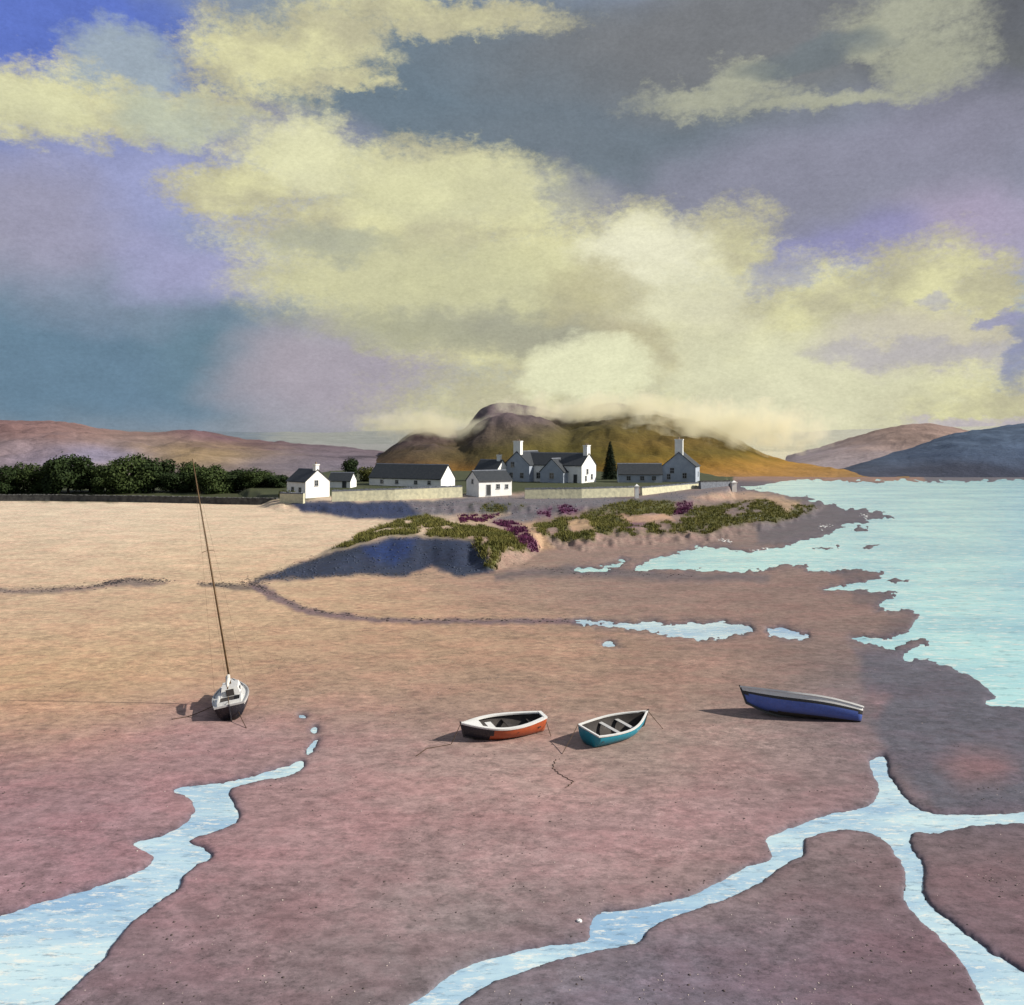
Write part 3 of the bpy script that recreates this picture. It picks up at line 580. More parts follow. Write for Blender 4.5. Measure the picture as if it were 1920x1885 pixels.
# ---------------------------------------------------------------- buildings
def prism(L, W, ze, zr, cx=0, cy=0, z0=-0.6, axis='x'):
    l, w = L/2, W/2
    v = [(-l, -w, z0), (l, -w, z0), (l, w, z0), (-l, w, z0), (-l, -w, ze), (l, -w, ze), (l, w, ze), (-l, w, ze), (-l, 0, zr), (l, 0, zr)]
    f = [(0, 1, 5, 4), (2, 3, 7, 6), (1, 2, 6, 9, 5), (3, 0, 4, 8, 7), (4, 5, 9, 8), (6, 7, 8, 9)]
    if axis == 'y': v = [(-b, a, c) for a, b, c in v]
    return [(a+cx, b+cy, c) for a, b, c in v], f
def roof_slabs(L, W, ze, zr, cx=0, cy=0, axis='x', t=.16, ov=.22, endov=.12):
    """two pitched slabs with thickness, eaves and verge overhang"""
    m = MB(); l = L/2+endov; w = W/2; k = (zr-ze)/w
    for s in (-1, 1):
        y0, z0 = s*(w+ov), ze-k*ov+.03; y1, z1 = 0.0, zr+.03
        v = [(-l, y0, z0), (l, y0, z0), (l, y1, z1), (-l, y1, z1), (-l, y0, z0+t), (l, y0, z0+t), (l, y1, z1+t), (-l, y1, z1+t)]
        f = [(0, 1, 2, 3), (7, 6, 5, 4), (0, 4, 5, 1), (1, 5, 6, 2), (3, 7, 4, 0)]
        if axis == 'y': v = [(-b, a, c) for a, b, c in v]
        m.add([(a+cx, b+cy, c) for a, b, c in v], f)
    return m
def ridge_cap(L, zr, cx=0, cy=0, axis='x'):
    l = L/2+.13; m = MB()
    v = [(-l, -.16, zr+.08), (l, -.16, zr+.08), (l, 0, zr+.27), (-l, 0, zr+.27), (l, .16, zr+.08), (-l, .16, zr+.08)]
    if axis == 'y': v = [(-b, a, c) for a, b, c in v]
    return m.add([(a+cx, b+cy, c) for a, b, c in v], [(0, 1, 2, 3), (3, 2, 4, 5), (0, 3, 5), (1, 4, 2)])
def chimney(root, x, y, z0, z1, w, d, mat='whitewash', pots=2):
    m = MB().box(x-w/2, x+w/2, y-d/2, y+d/2, z0, z1-.22).box(x-w/2-.1, x+w/2+.1, y-d/2-.1, y+d/2+.1, z1-.22, z1)
    c = m.build('chimney', mat, root)
    for i in range(pots):
        px = x+(i-(pots-1)/2)*.5
        mm = MB().tube([(px, y, z1-.02), (px, y, z1+.18), (px, y, z1+.42)], [.17, .15, .17], 8); mm.build('chimney_pot', 'clay', c)
    return c
def face_frame(face, L, W, cx=0, cy=0):
    """origin and axes of a wall face: along, out"""
    return {'front': (Vector((cx, cy-W/2, 0)), Vector((1, 0, 0)), Vector((0, -1, 0))), 'back': (Vector((cx, cy+W/2, 0)), Vector((-1, 0, 0)), Vector((0, 1, 0))),
            'right': (Vector((cx+L/2, cy, 0)), Vector((0, 1, 0)), Vector((1, 0, 0))), 'left': (Vector((cx-L/2, cy, 0)), Vector((0, -1, 0)), Vector((-1, 0, 0)))}[face]
def opening(root, fr, s, z, w, h, door=False):
    o, a, n = fr; up = Vector((0, 0, 1))
    M = Matrix((( a.x, n.x, 0, 0), (a.y, n.y, 0, 0), (0, 0, 1, 0), (0, 0, 0, 1))); M.translation = o+a*s+up*z
    m = MB()
    for x0, x1, z0, z1 in ((-w/2-.09, -w/2, -.02, h+.09), (w/2, w/2+.09, -.02, h+.09), (-w/2, w/2, h, h+.09), (-w/2-.14, w/2+.14, -.12, -.02)):
        m.box(x0, x1, -.05, .07 if z0 > -.1 else .14, z0, z1, M)
    if not door: m.box(-.03, .03, .02, .05, 0, h, M); m.box(-w/2, w/2, .021, .049, h*.48, h*.48+.05, M)
    f = m.build('door' if door else 'window', 'window_frame_paint', root)
    MB().box(-w/2, w/2, -.05, .03, -.02, h, M).build('door_leaf' if door else 'pane', 'door_paint' if door else 'window_glass', f)
def house(name, label, px, py, z, a, L, W, ze, zr, wall='whitewash', chims=(), wins=(), doors=(), cat='house', dY=0, roof='slate_roof'):
    p = P(px, py, z); root = thing(name, label, cat, (p.x, p.y, z), math.radians(a))
    v, f = prism(L, W, ze, zr); mesh_obj('wall', v, f, wall, root)
    r = roof_slabs(L, W, ze, zr).build('roof', roof, root); ridge_cap(L, zr).build('ridge_cap', 'grey_stone', r)
    for c in chims: chimney(root, *c)
    for sy in (-1, 1): MB().tube([(-L/2-.1, sy*(W/2+.24), ze-.06), (0, sy*(W/2+.24), ze-.075), (L/2+.1, sy*(W/2+.24), ze-.09)], .07, 6).build('gutter', 'door_paint', root)
    for (face, s, zz, w, h) in wins: opening(root, face_frame(face, L, W), s, zz, w, h)
    for (face, s, w, h) in doors: opening(root, face_frame(face, L, W), s, 0.05, w, h, True)
    return root
def wing(root, cx, y_front, depth, W, ze, zr, wall, wins=()):
    """a gabled wing whose ridge runs front to back"""
    cy = y_front+depth/2
    v, f = prism(depth, W, ze, zr, cx, cy, axis='y'); mesh_obj('gable_wing', v, f, wall, root)
    r = roof_slabs(depth, W, ze, zr, cx, cy, 'y').build('roof', 'slate_roof', root); ridge_cap(depth, zr, cx, cy, 'y').build('ridge_cap', 'grey_stone', r)
    for (s, zz, w, h) in wins: opening(root, (Vector((cx, y_front, 0)), Vector((1, 0, 0)), Vector((0, -1, 0))), s, zz, w, h)

house('cottage', 'small whitewashed cottage with one gable window, nearest the sands at the left end', 578, 931, 1.65, -44, 6.6, 5.6, 3.1, 5.3, chims=[(2.7, 0, 4.6, 6.5, 1.0, .8, 'whitewash', 1)], wins=[('right', -.3, 2.3, .7, 1.0), ('front', -1.2, 1.0, .8, .9), ('front', 1.4, 1.0, .8, .9)], cat='cottage')
house('outbuilding', 'low grey-roofed outbuilding just behind the whitewashed end cottage', 642, 917, 1.9, -12, 5.2, 3.6, 1.9, 3.5, cat='outbuilding', doors=[('front', 1.2, .9, 1.7)])
house('long_barn', 'long low white barn with dark slate roof and white gable behind the pale wall', 772, 914, 2.0, -26, 19.0, 6.2, 2.2, 5.1, wins=[('front', -6, 1.0, .7, .7), ('front', -2, 1.0, .7, .7), ('front', 3, 1.0, .7, .7), ('front', 6.5, 1.0, .7, .7)], cat='barn')
house('byre', 'small white byre with a door and one window, in front of the largest house', 917, 927, 1.9, 31, 7.6, 5.2, 2.9, 4.7, chims=(), wins=[('front', .6, 1.3, .7, .8), ('front', 2.6, 1.3, .6, .7), ('left', 0, 2.3, .6, .8)], doors=[('front', -1.6, .9, 2.0)], cat='byre')
# the largest house: a long body, a tall cross wing on the left, two small front gables
a_m = 33; p = P(1035, 904, 2.45)
mh = thing('farmhouse', 'largest house, white end gable, front wings painted shade-grey and two tall chimneys', 'house', (p.x, p.y+1.5, 2.45), math.radians(-a_m))
v, f = prism(17.0, 7.2, 4.2, 6.9, 1.8, 0); mesh_obj('wall', v, f, 'whitewash', mh)
r = roof_slabs(17.0, 7.2, 4.2, 6.9, 1.8, 0).build('roof', 'slate_roof', mh); ridge_cap(17.0, 6.9, 1.8, 0).build('ridge_cap', 'grey_stone', r)
chimney(mh, 9.7, 0, 5.5, 9.0, 1.1, 1.6, 'whitewash', 2)
fr = face_frame('right', 17.0, 7.2, 1.8, 0)
opening(mh, fr, -.8, 2.2, .8, 1.1); opening(mh, fr, 1.4, .9, .8, 1.1); opening(mh, fr, -1.6, .6, .7, 1.1)
wing(mh, -6.6, -5.6, 9.6, 7.2, 4.2, 7.3, 'shaded_whitewash', [(-1.2, 3.6, .9, 1.2), (-1.6, 1.0, .9, 1.2), (1.5, 1.0, .9, 1.2)])
chimney(mh, -6.6, -5.0, 6.2, 10.0, 2.0, 1.1, 'whitewash', 2)
opening(mh, face_frame('front', 17.0, 7.2, 1.8, 0), -3.4, 1.0, 1.0, 1.3)
wing(mh, 3.4, -5.8, 6.5, 6.4, 2.7, 5.7, 'shaded_whitewash', [(0, 1.1, 1.1, 1.3)])
opening(mh, face_frame('front', 17.0, 7.2, 1.8, 0), 6.8, .05, .9, 2.0, True)
house('back_cottage', 'dark-roofed cottage with a small white chimney, half hidden left of the largest house', 922, 903, 2.45, -33, 6.5, 5.0, 3.0, 5.2, chims=[(2.2, 0, 4.6, 6.6, .9, .8, 'whitewash', 1)], cat='cottage')
house('low_house', 'low slate-roofed row between the fir and the right-hand house', 1199, 904, 2.55, -3, 10.4, 5.2, 2.0, 4.3, wall='shaded_whitewash', wins=[('front', -2.8, .6, .9, .9), ('front', .4, .6, .9, .9), ('front', 3.2, .6, .9, .9)], cat='house')
house('gabled_house', 'house painted shade-grey with its gable end and single tall chimney facing the shore, at the right', 1277, 902, 2.6, 72, 8.6, 8.0, 3.7, 7.0, wall='shaded_whitewash', chims=[(-3.7, 0, 6.2, 10.3, 1.1, 1.9, 'whitewash', 2)], wins=[('left', 1.4, .9, .9, 1.2), ('left', -1.6, 2.1, .9, 1.2), ('left', -2.4, .6, .8, 1.2), ('front', 1, 1.2, .8, 1.1)], cat='house')

# ---------------------------------------------------------------- stone walls and pillars
def stone_wall(name, label, pts, height, thick, mat, cope, seed=0, cat='wall'):
    W = [P(a, b, c) for a, b, c in pts]
    path = []
    for i in range(len(W)-1):
        n = max(2, int((W[i+1]-W[i]).length/0.45))
        path += [W[i].lerp(W[i+1], k/n) for k in range(n)]
    path.append(W[-1]); o = path[0].copy()
    rr = random.Random(seed); V = []; n = len(path)
    for i, p in enumerate(path):
        d = path[min(i+1, n-1)]-path[max(i-1, 0)]; d.z = 0; d.normalize(); nn = Vector((d.y, -d.x, 0))
        zb = min(gz(p.x, p.y), p.z)-.4; zt = p.z+height+rr.uniform(-.03, .03)
        j = [rr.uniform(-.015, .015) for _ in range(4)]
        V += [Vector((p.x, p.y, 0))-o*1+nn*(thick/2+.08+j[0])+Vector((0, 0, zb+o.z)), Vector((p.x, p.y, 0))-o+nn*(thick/2+j[1])+Vector((0, 0, (zb+zt)/2+o.z)), Vector((p.x, p.y, 0))-o+nn*(thick/2-.05+j[2])+Vector((0, 0, zt+o.z)), Vector((p.x, p.y, 0))-o-nn*(thick/2-.05+j[3])+Vector((0, 0, zt+o.z)), Vector((p.x, p.y, 0))-o-nn*(thick/2+.08)+Vector((0, 0, zb+o.z))]
    V = [(v.x, v.y, v.z) for v in V]
    Fq = [(i*5+k, (i+1)*5+k, (i+1)*5+(k+1) % 5, i*5+(k+1) % 5) for i in range(n-1) for k in range(5)]+[(0, 1, 2, 3, 4), tuple((n-1)*5+k for k in (4, 3, 2, 1, 0))]
    root = thing(name, label, cat, (o.x, o.y, 0))
    mesh_obj('wall_face', V, Fq, mat, root)
    # rough upright coping stones
    m = MB(); i = 0
    while i < n-1:
        p = path[i]; d = (path[i+1]-p); d.z = 0; L = d.length; d.normalize()
        M = Matrix(((d.x, d.y, 0, p.x-o.x), (d.y, -d.x, 0, p.y-o.y), (0, 0, 1, p.z+height-.08), (0, 0, 0, 1)))
        k = 0
        while k < L-.05:
            w = rr.uniform(.18, .34); m.box(k+.01, min(k+w, L), -thick/2+.02, thick/2-.02, 0, .14+rr.uniform(.06, .2), M, .03); k += w
        i += 1
    c = m.build('coping', cope, root); c['kind'] = 'stuff'
    return root
stone_wall('stone_wall', 'long pale lichened stone wall between the end cottage and the byre', [(622, 940, 1.5), (740, 936, 1.65), (866, 930, 1.85)], 1.9, .55, 'lichen_stone', 'grey_stone', 1)
stone_wall('stone_wall', 'short pale stone wall with shrubs left of the end cottage', [(526, 942, 1.35), (570, 943, 1.45)], 1.7, .5, 'lichen_stone', 'grey_stone', 2)
stone_wall('stone_wall', 'pale stone wall in front of the largest house and the fir', [(984, 932, 1.85), (1090, 931, 1.9), (1188, 928, 1.95)], 1.55, .55, 'lichen_stone', 'grey_stone', 3)
stone_wall('stone_wall', 'pale stone wall right of the white gate pillar', [(1202, 927, 1.95), (1310, 917, 2.0)], 1.3, .55, 'lichen_stone', 'grey_stone', 4)
stone_wall('stone_wall', 'grey-blue stone wall running down to the water at the right', [(1312, 919, 1.95), (1368, 917, 1.7)], 1.75, .6, 'grey_stone', 'dark_stone', 5)
stone_wall('sea_bank', 'low dark stone sea bank under the shoreline trees', [(-260, 937, 0.75), (100, 937, .7), (300, 940, .7), (430, 943, .7), (520, 944, .75)], .85, .9, 'dark_stone', 'dark_stone', 6, 'sea wall')
def pillar(label, px, py, z, w, h):
    p = P(px, py, z); r = thing('gate_pillar', label, 'pillar', (p.x, p.y, z))
    MB().box(-w/2, w/2, -w/2, w/2, -.5, h, None, .04).build('shaft', 'whitewash', r)
    m = MB().box(-w/2-.08, w/2+.08, -w/2-.08, w/2+.08, h, h+.15); m.box(-w/2, w/2, -w/2, w/2, h+.15, h+.5, None, w*.42); m.build('cap', 'whitewash', r)
pillar('narrow white pillar in the gap between the two pale walls', 1194, 931, 1.9, .75, 1.9)
pillar('white pillar at the water end of the grey-blue wall', 1376, 918, 1.6, 1.1, 1.5)

# ---------------------------------------------------------------- trees
def crown_mesh(name, lobes, n, leaf, mat, seed, flat=0.0):
    r = np.random.default_rng(seed); C = []; Nn = []
    wts = np.array([l[3]*l[4]*l[5] for l in lobes])**.67; wts /= wts.sum()
    k = r.choice(len(lobes), n, p=wts); lb = np.array(lobes)[k]
    d = r.normal(size=(n, 3)); d /= np.linalg.norm(d, axis=1)[:, None]
    rad = 0.55+0.5*r.random(n)**.6; rad *= 1+0.22*np.sin(d[:, 0]*9+seed)*np.sin(d[:, 1]*8)*np.cos(d[:, 2]*7)
    c = lb[:, :3]+d*lb[:, 3:6]*rad[:, None]; c[:, 2] = np.maximum(c[:, 2], .15)
    nrm = d+r.normal(size=(n, 3))*.55; nrm /= np.linalg.norm(nrm, axis=1)[:, None]
    t = np.cross(nrm, r.normal(size=(n, 3))); t /= np.linalg.norm(t, axis=1)[:, None]; b = np.cross(nrm, t)
    s = (leaf*(.6+.8*r.random(n)))[:, None]
    V = np.stack([c-t*s*.5-b*s*.15, c+b*s*.4-t*s*.05, c+t*s*.55+b*s*.1, c-b*s*.45], 1).reshape(-1, 3)
    me = bpy.data.meshes.new(name); F4 = np.arange(n*4, dtype=np.int32)
    me.vertices.add(n*4); me.vertices.foreach_set('co', V.astype(np.float32).ravel()); me.loops.add(n*4); me.loops.foreach_set('vertex_index', F4)
    me.polygons.add(n); me.polygons.foreach_set('loop_start', np.arange(0, n*4, 4, dtype=np.int32)); me.update(calc_edges=True)
    me.materials.append(MATS[mat]); return me
def trunk_mesh(h, r, lobes, seed):
    rr = random.Random(seed); m = MB()
    m.tube([(0, 0, -.4), (0, 0, .3), (rr.uniform(-.1, .1), .05, h*.35), (rr.uniform(-.2, .2), rr.uniform(-.1, .1), h*.7)], [r*1.3, r, r*.75, r*.35], 8)
    for l in lobes[:6]:
        z0 = h*rr.uniform(.22, .45); m.tube([(0, .02, z0), (l[0]*.5, l[1]*.5, (z0+l[2])/2+.2), (l[0]*.9, l[1]*.9, l[2]+.2*l[5])], [r*.45, r*.3, r*.1], 6)
    me = bpy.data.meshes.new('trunk'); me.from_pydata(m.v, [], m.f); me.materials.append(MATS['bark']); return me
KINDS = {}
def tree_kind(key, lobes, n, leaf, mat, h, r, seed):
    KINDS[key] = (crown_mesh('crown', lobes, n, leaf, mat, seed), trunk_mesh(h, r, lobes, seed))
def rnd_lobes(seed, w, h, k, low=.2):
    rr = random.Random(seed); L = [(0, 0, h*.55, w*.38, w*.38, h*.40)]
    for i in range(k):
        a = i*2.4+rr.random(); q = rr.uniform(.25, .36)*w; zz = rr.uniform(low, .82)*h
        q *= 1.15-.5*abs(zz/h-.45); s = rr.uniform(.18, .27)*w
        L.append((q*math.cos(a), q*math.sin(a), zz, s, s, s*rr.uniform(.7, 1.0)))
    return L
for i in range(4): tree_kind('shore%d' % i, rnd_lobes(20+i, 8.0, 7.2, 11, .12), 5200, .42, 'leaf_mid' if i in (1, 2) else 'leaf_dark', 7, .22, 40+i)
tree_kind('olive', rnd_lobes(60, 5.0, 3.6, 9, .12), 2600, .34, 'leaf_olive', 3.4, .14, 61)
tree_kind('round', rnd_lobes(70, 5.0, 6.2, 9, .2), 3000, .36, 'leaf_dark', 6, .2, 71)
def plant(name, key, label, cat, px, Y, top_py, base_h, group, sx=1.0, rot=0):
    X = (px-PX0)*Y/F; z = gz(X, Y); ht = H-(top_py-PY0)*Y/F-z; k = ht/base_h
    r = thing(name, label, cat, (X, Y, z), rot, group); r.scale = (k*sx, k*sx, k)
    for nm, me in zip(('crown', 'trunk'), KINDS[key]):
        o = bpy.data.objects.new(nm, me); col.objects.link(o); o.parent = r
    return r
ORD = ['leftmost', 'second', 'third', 'fourth', 'fifth', 'sixth', 'seventh', 'eighth', 'ninth', 'tenth', 'eleventh', 'twelfth', 'thirteenth', 'fourteenth', 'fifteenth', 'sixteenth', 'seventeenth', 'eighteenth', 'nineteenth', 'twentieth']
row = [(8, 874, 1.1), (52, 872, 1.0), (95, 868, 1.0), (128, 851, 1.05), (168, 872, 1.1), (208, 876, 1.1), (246, 852, 1.05), (288, 858, 1.05), (328, 884, 1.25), (366, 870, 1.0), (402, 872, 1.05), (430, 884, 1.5), (455, 879, 1.4), (478, 885, 1.6), (500, 882, 1.5), (522, 890, 1.7)]
for i, (px, top, sx) in enumerate(row):
    lab = ('leftmost dark green tree of the shoreline row above the sea bank' if i == 0 else 'dark green tree, last on the right of the shoreline row, beside the end cottage' if i == len(row)-1 else 'dark green tree, %s from the left in the shoreline row above the sea bank' % ORD[i])
    plant('shore_tree', 'shore%d' % (i % 4), lab, 'tree', px, 201+(i*37 % 5)*1.3, top, 7.0, 'dark trees along the left shore', sx, i*1.7)
plant('shore_tree', 'shore1', 'dark green tree at the left edge of the picture, behind the shoreline row', 'tree', -60, 205, 866, 7.0, 'dark trees along the left shore', 1.0, 2)
plant('broadleaf_tree', 'round', 'upright dark green tree behind the outbuilding and the pale wall', 'tree', 657, 226, 854, 6.6, None, .85, .4)
plant('shrub', 'olive', 'olive green shrub left of the long barn, the taller of two', 'shrub', 694, 222, 873, 3.8, 'olive shrubs by the long barn', 1.0, .4)
plant('shrub', 'olive', 'olive green shrub close against the left end of the long barn roof', 'shrub', 722, 226, 868, 3.8, 'olive shrubs by the long barn', .9, 2.0)
for i, (px, dy, lab) in enumerate([(533, 0, 'pale shrub at the left end of the short wall by the end cottage'), (549, 0, 'pale shrub at the middle of the short wall by the end cottage')]):
    plant('shrub', 'olive', lab, 'shrub', px, 171.5, 918, 3.8, 'shrubs behind the short wall', .7, i)
def fir():
    X = (1144-PX0)*232/F; z = gz(X, 232); Ht = H-(826-PY0)*232/F-z
    r = thing('fir_tree', 'tall dark fir tree right of the largest house', 'tree', (X, 232, z))
    MB().tube([(0, 0, -.4), (0, 0, Ht*.5), (0, 0, Ht*.98)], [.28, .18, .03], 8).build('trunk', 'bark', r)
    q = np.random.default_rng(5); n = 7000
    h = 1-np.sqrt(q.random(n)*.98); tier = np.floor(h*16)/16; ph = (h-tier)*16
    a = q.random(n)*6.283; br = np.round(a/6.283*11+tier*7)/11*6.283-tier*4; a = br+q.normal(size=n)*.2
    R = (2.5*(1-h)+.15)*(1.0-.35*ph)*(.35+.65*q.random(n)**.6)
    c = np.stack([R*np.cos(a), R*np.sin(a), Ht*(.05+.94*h)-.25*R], 1)
    d = np.stack([np.cos(a), np.sin(a), -.35+0*a], 1)+q.normal(size=(n, 3))*.25; s = .42*(.6+.7*q.random(n))[:, None]
    t = np.cross(d, [0, 0, 1]); t /= np.linalg.norm(t, axis=1)[:, None]+1e-6; t += q.normal(size=(n, 3))*.3
    V = np.stack([c-d*s*.4, c+t*s*.22, c+d*s*.7, c-t*s*.22], 1).reshape(-1, 3)
    o = np_mesh('crown', V, np.arange(n*4).reshape(-1, 4), 'leaf_fir'); o.parent = r
fir()

# ---------------------------------------------------------------- dune grass, heather, shingle, weed (nobody could count these)
def sample(mask, n, seed, thr=.55):
    r = np.random.default_rng(seed); idx = np.flatnonzero((mask > thr).ravel() & (GZ.ravel() > .06))
    if len(idx) == 0: return np.zeros((0, 3))
    k = r.choice(idx, n); j = r.normal(size=(n, 2))*np.array([.18, .35])
    X = GX.ravel()[k]+j[:, 0]; Y = GY.ravel()[k]+j[:, 1]; return np.stack([X, Y, ground_z(X, Y)[0]], 1)
def tufts(name, label, cat, pts, h, w, blades, mat, seed, spread=.28):
    r = np.random.default_rng(seed); n = len(pts)*blades
    b = np.repeat(pts, blades, 0); a = r.random(n)*6.283; rad = spread*r.random(n)
    base = b+np.stack([rad*np.cos(a), rad*np.sin(a), np.full(n, -.04)], 1)
    lean = np.stack([np.cos(a)*.35-.12, np.sin(a)*.35, np.ones(n)], 1)+r.normal(size=(n, 3))*.15
    hh = (h*(.5+.8*r.random(n)))[:, None]; s = np.stack([np.sin(a), -np.cos(a), 0*a], 1)*(w*(.6+.7*r.random(n)))[:, None]
    V = np.stack([base-s, base+s, base+lean*hh], 1).reshape(-1, 3)
    o = np_mesh(name, V, np.arange(n*3).reshape(-1, 3), mat, nv=3); return tag(o, label, cat, kind='stuff')
gm = np.maximum.reduce([GM[5], GM[6], GM[7], GM[8]])
gm = gm*(1-np.maximum.reduce([GM[k] for k in (9, 10, 11, 12, 13, 14, 15, 16, 17)]))
tufts('dune_grass', 'olive marram grass covering the dunes below the village', 'grass', sample(gm, 9000, 1), .36, .055, 8, 'marram', 2)
hm = np.maximum.reduce([GM[k] for k in (13, 14, 15, 16, 17)])
tufts('heather', 'purple heather patches among the dune grass', 'heather', sample(hm, 1500, 3), .34, .07, 7, 'heather', 4)
def stones(name, label, cat, pts, smin_, smax_, mat, seed, flat=.6):
    r = np.random.default_rng(seed); bm = bmesh.new(); bmesh.ops.create_icosphere(bm, subdivisions=1, radius=1); bm.verts.ensure_lookup_table()
    bv = np.array([v.co[:] for v in bm.verts]); bf = np.array([[v.index for v in f.verts] for f in bm.faces]); bm.free()
    n = len(pts); s = (smin_+(smax_-smin_)*r.random(n)**3)[:, None, None]
    sc = r.uniform(.6, 1.3, (n, 1, 3)); sc[:, :, 2] *= flat
    a = r.random(n)*6.283; ca, sa = np.cos(a)[:, None], np.sin(a)[:, None]
    q = bv[None]*(1+r.normal(size=(n, len(bv), 1))*.13)*sc*s
    V = np.stack([q[..., 0]*ca-q[..., 1]*sa, q[..., 0]*sa+q[..., 1]*ca, q[..., 2]], -1)+pts[:, None, :]
    Fq = (bf[None]+np.arange(n)[:, None, None]*len(bv)).reshape(-1, 3)
    o = np_mesh(name, V.reshape(-1, 3), Fq, mat, nv=3); return tag(o, label, cat, kind='stuff')
stones('shingle', 'dark blue-grey shingle on the scarp of the near dune', 'shingle', sample(GM[3], 1100, 5), .03, .17, 'slate_shade_shingle', 6)
stones('shore_stones', 'stones in painted dark blue shade on the bank under the long pale wall', 'stones', sample(GM[0], 500, 7), .05, .22, 'slate_shade_shingle', 8)
stones('rubble', 'grey rubble along the foot of the village walls', 'stones', sample(GM[1]*(1-gm), 800, 9), .05, .22, 'grey_stone', 10)
def along(poly, n, sx, sy, seed):
    r = np.random.default_rng(seed); p = np.array(poly, float); t = np.sort(r.random(n))*(len(p)-1); i = np.minimum(t.astype(int), len(p)-2); f = (t-i)[:, None]
    q = p[i]*(1-f)+p[i+1]*f; q = q+r.normal(size=q.shape)*np.array([sx, sy])
    Y = F*H/(q[:, 1]-PY0); X = (q[:, 0]-PX0)*Y/F; return np.stack([X, Y, ground_z(X, Y)[0]], 1)
wr = np.concatenate([along([(-150, 1110), (60, 1108), (150, 1104), (200, 1098)], 420, 9, 3.0, 1), along([(196, 1097), (240, 1088), (315, 1092)], 700, 7, 2.4, 2), along([(375, 1095), (420, 1098), (470, 1098), (500, 1108)], 420, 6, 2.6, 3), along([(455, 1092), (490, 1095), (540, 1070), (600, 1050)], 420, 10, 4, 4),
    along([(490, 1108), (540, 1130), (600, 1150), (720, 1164), (900, 1164), (1070, 1166)], 420, 8, 2.0, 5), along([(470, 1088), (560, 1084), (660, 1081), (800, 1079)], 420, 8, 1.6, 8), along([(960, 1062), (1100, 1078), (1300, 1078)], 160, 14, 3, 10)])
stones('seaweed', 'dark seaweed wrack strewn in lines across the sand', 'seaweed', wr[wr[:, 2] > .02], .03, .16, 'wrack', 11, .3)
fo = np.concatenate([along([(1348, 1012), (1368, 1018)], 26, 4, 1.6, 21), along([(1412, 984), (1432, 980)], 26, 4, 1.6, 22), along([(1540, 992), (1556, 985)], 26, 4, 1.6, 23), along([(1616, 964), (1632, 974)], 30, 4, 1.6, 24), along([(1408, 1034), (1440, 1028)], 16, 5, 1.2, 25)])
fo[:, 2] = np.maximum(fo[:, 2], 0)
stones('foam', 'white flecks of foam at the water edge below the dunes', 'foam', fo, .08, .28, 'foam', 26, .35)

def scatter(n, seed, ylo, yhi, cl):
    r = np.random.default_rng(seed); v_ = r.uniform(ylo, yhi, n); u_ = r.uniform(-60, 1980, n); keep = fbm(u_/110, v_/45, 4, seed) > cl
    Y = F*H/(v_[keep]-PY0); X = (u_[keep]-PX0)*Y/F; z, w, _, _ = ground_z(X, Y); k = w > 6; return np.stack([X, Y, z], 1)[k]
stones('pebbles', 'dark grit and weed fragments scattered over the near sand', 'pebbles', scatter(6000, 61, 1180, 1900, .08), .010, .045, 'grit', 62, .5)
stones('shells', 'pale broken shell scattered over the near sand', 'shells', scatter(2600, 63, 1180, 1900, .02), .010, .038, 'shell_pale', 64, .4)
# ---------------------------------------------------------------- boats
def paint_mat(name, c, worn=.75):
    m, nt, b = new_mat(name)
    c = tuple(v*.78 for v in c); n = n_noise(nt, 5, 6, .7); n2 = n_noise(nt, 22, 4, .7)
    base = n_mix(nt, n_map(nt, n.outputs[0], .35, .7, 0, 1), c, tuple(v*worn for v in c))
    worn_ = n_mix(nt, n_map(nt, n2.outputs[0], .58, .68, 0, .6), base, (.20, .17, .14))
    tz = nt.nodes.new('ShaderNodeTexCoord'); sz = nt.nodes.new('ShaderNodeSeparateXYZ'); nt.links.new(tz.outputs['Object'], sz.inputs[0])   # weed and silt below the waterline
    ws = nt.nodes.new('ShaderNodeMath'); ws.operation = 'MULTIPLY_ADD'; nt.links.new(n.outputs[0], ws.inputs[0]); ws.inputs[1].default_value = .35; nt.links.new(sz.outputs[2], ws.inputs[2])
    nt.links.new(n_mix(nt, n_map(nt, ws.outputs[0], .24, .42, .6, 0), worn_, (.07, .065, .05)), b.inputs['Base Color'])
    b.inputs['Roughness'].default_value = .42; n_bump(nt, b, n2.outputs[0], .3, .01); return m
paint_mat('orange_paint', (.52, .105, .035)); paint_mat('navy_paint', (.016, .018, .030)); paint_mat('teal_paint', (.018, .34, .48)); paint_mat('blue_paint', (.09, .16, .54)); paint_mat('white_paint', (.80, .80, .78), .9); paint_mat('grey_white_paint', (.52, .52, .52), .85); paint_mat('black_paint', (.02, .02, .024))
simple_mat('tarred_wood', (.035, .032, .032), (.07, .06, .055), .8, 3, .01); simple_mat('rope', (.09, .055, .030), (.05, .03, .018), .9, 8); simple_mat('spar_wood', (.16, .095, .04), (.08, .05, .025), .6, 3); simple_mat('furled_sail', (.78, .76, .70), None, .9, 3)
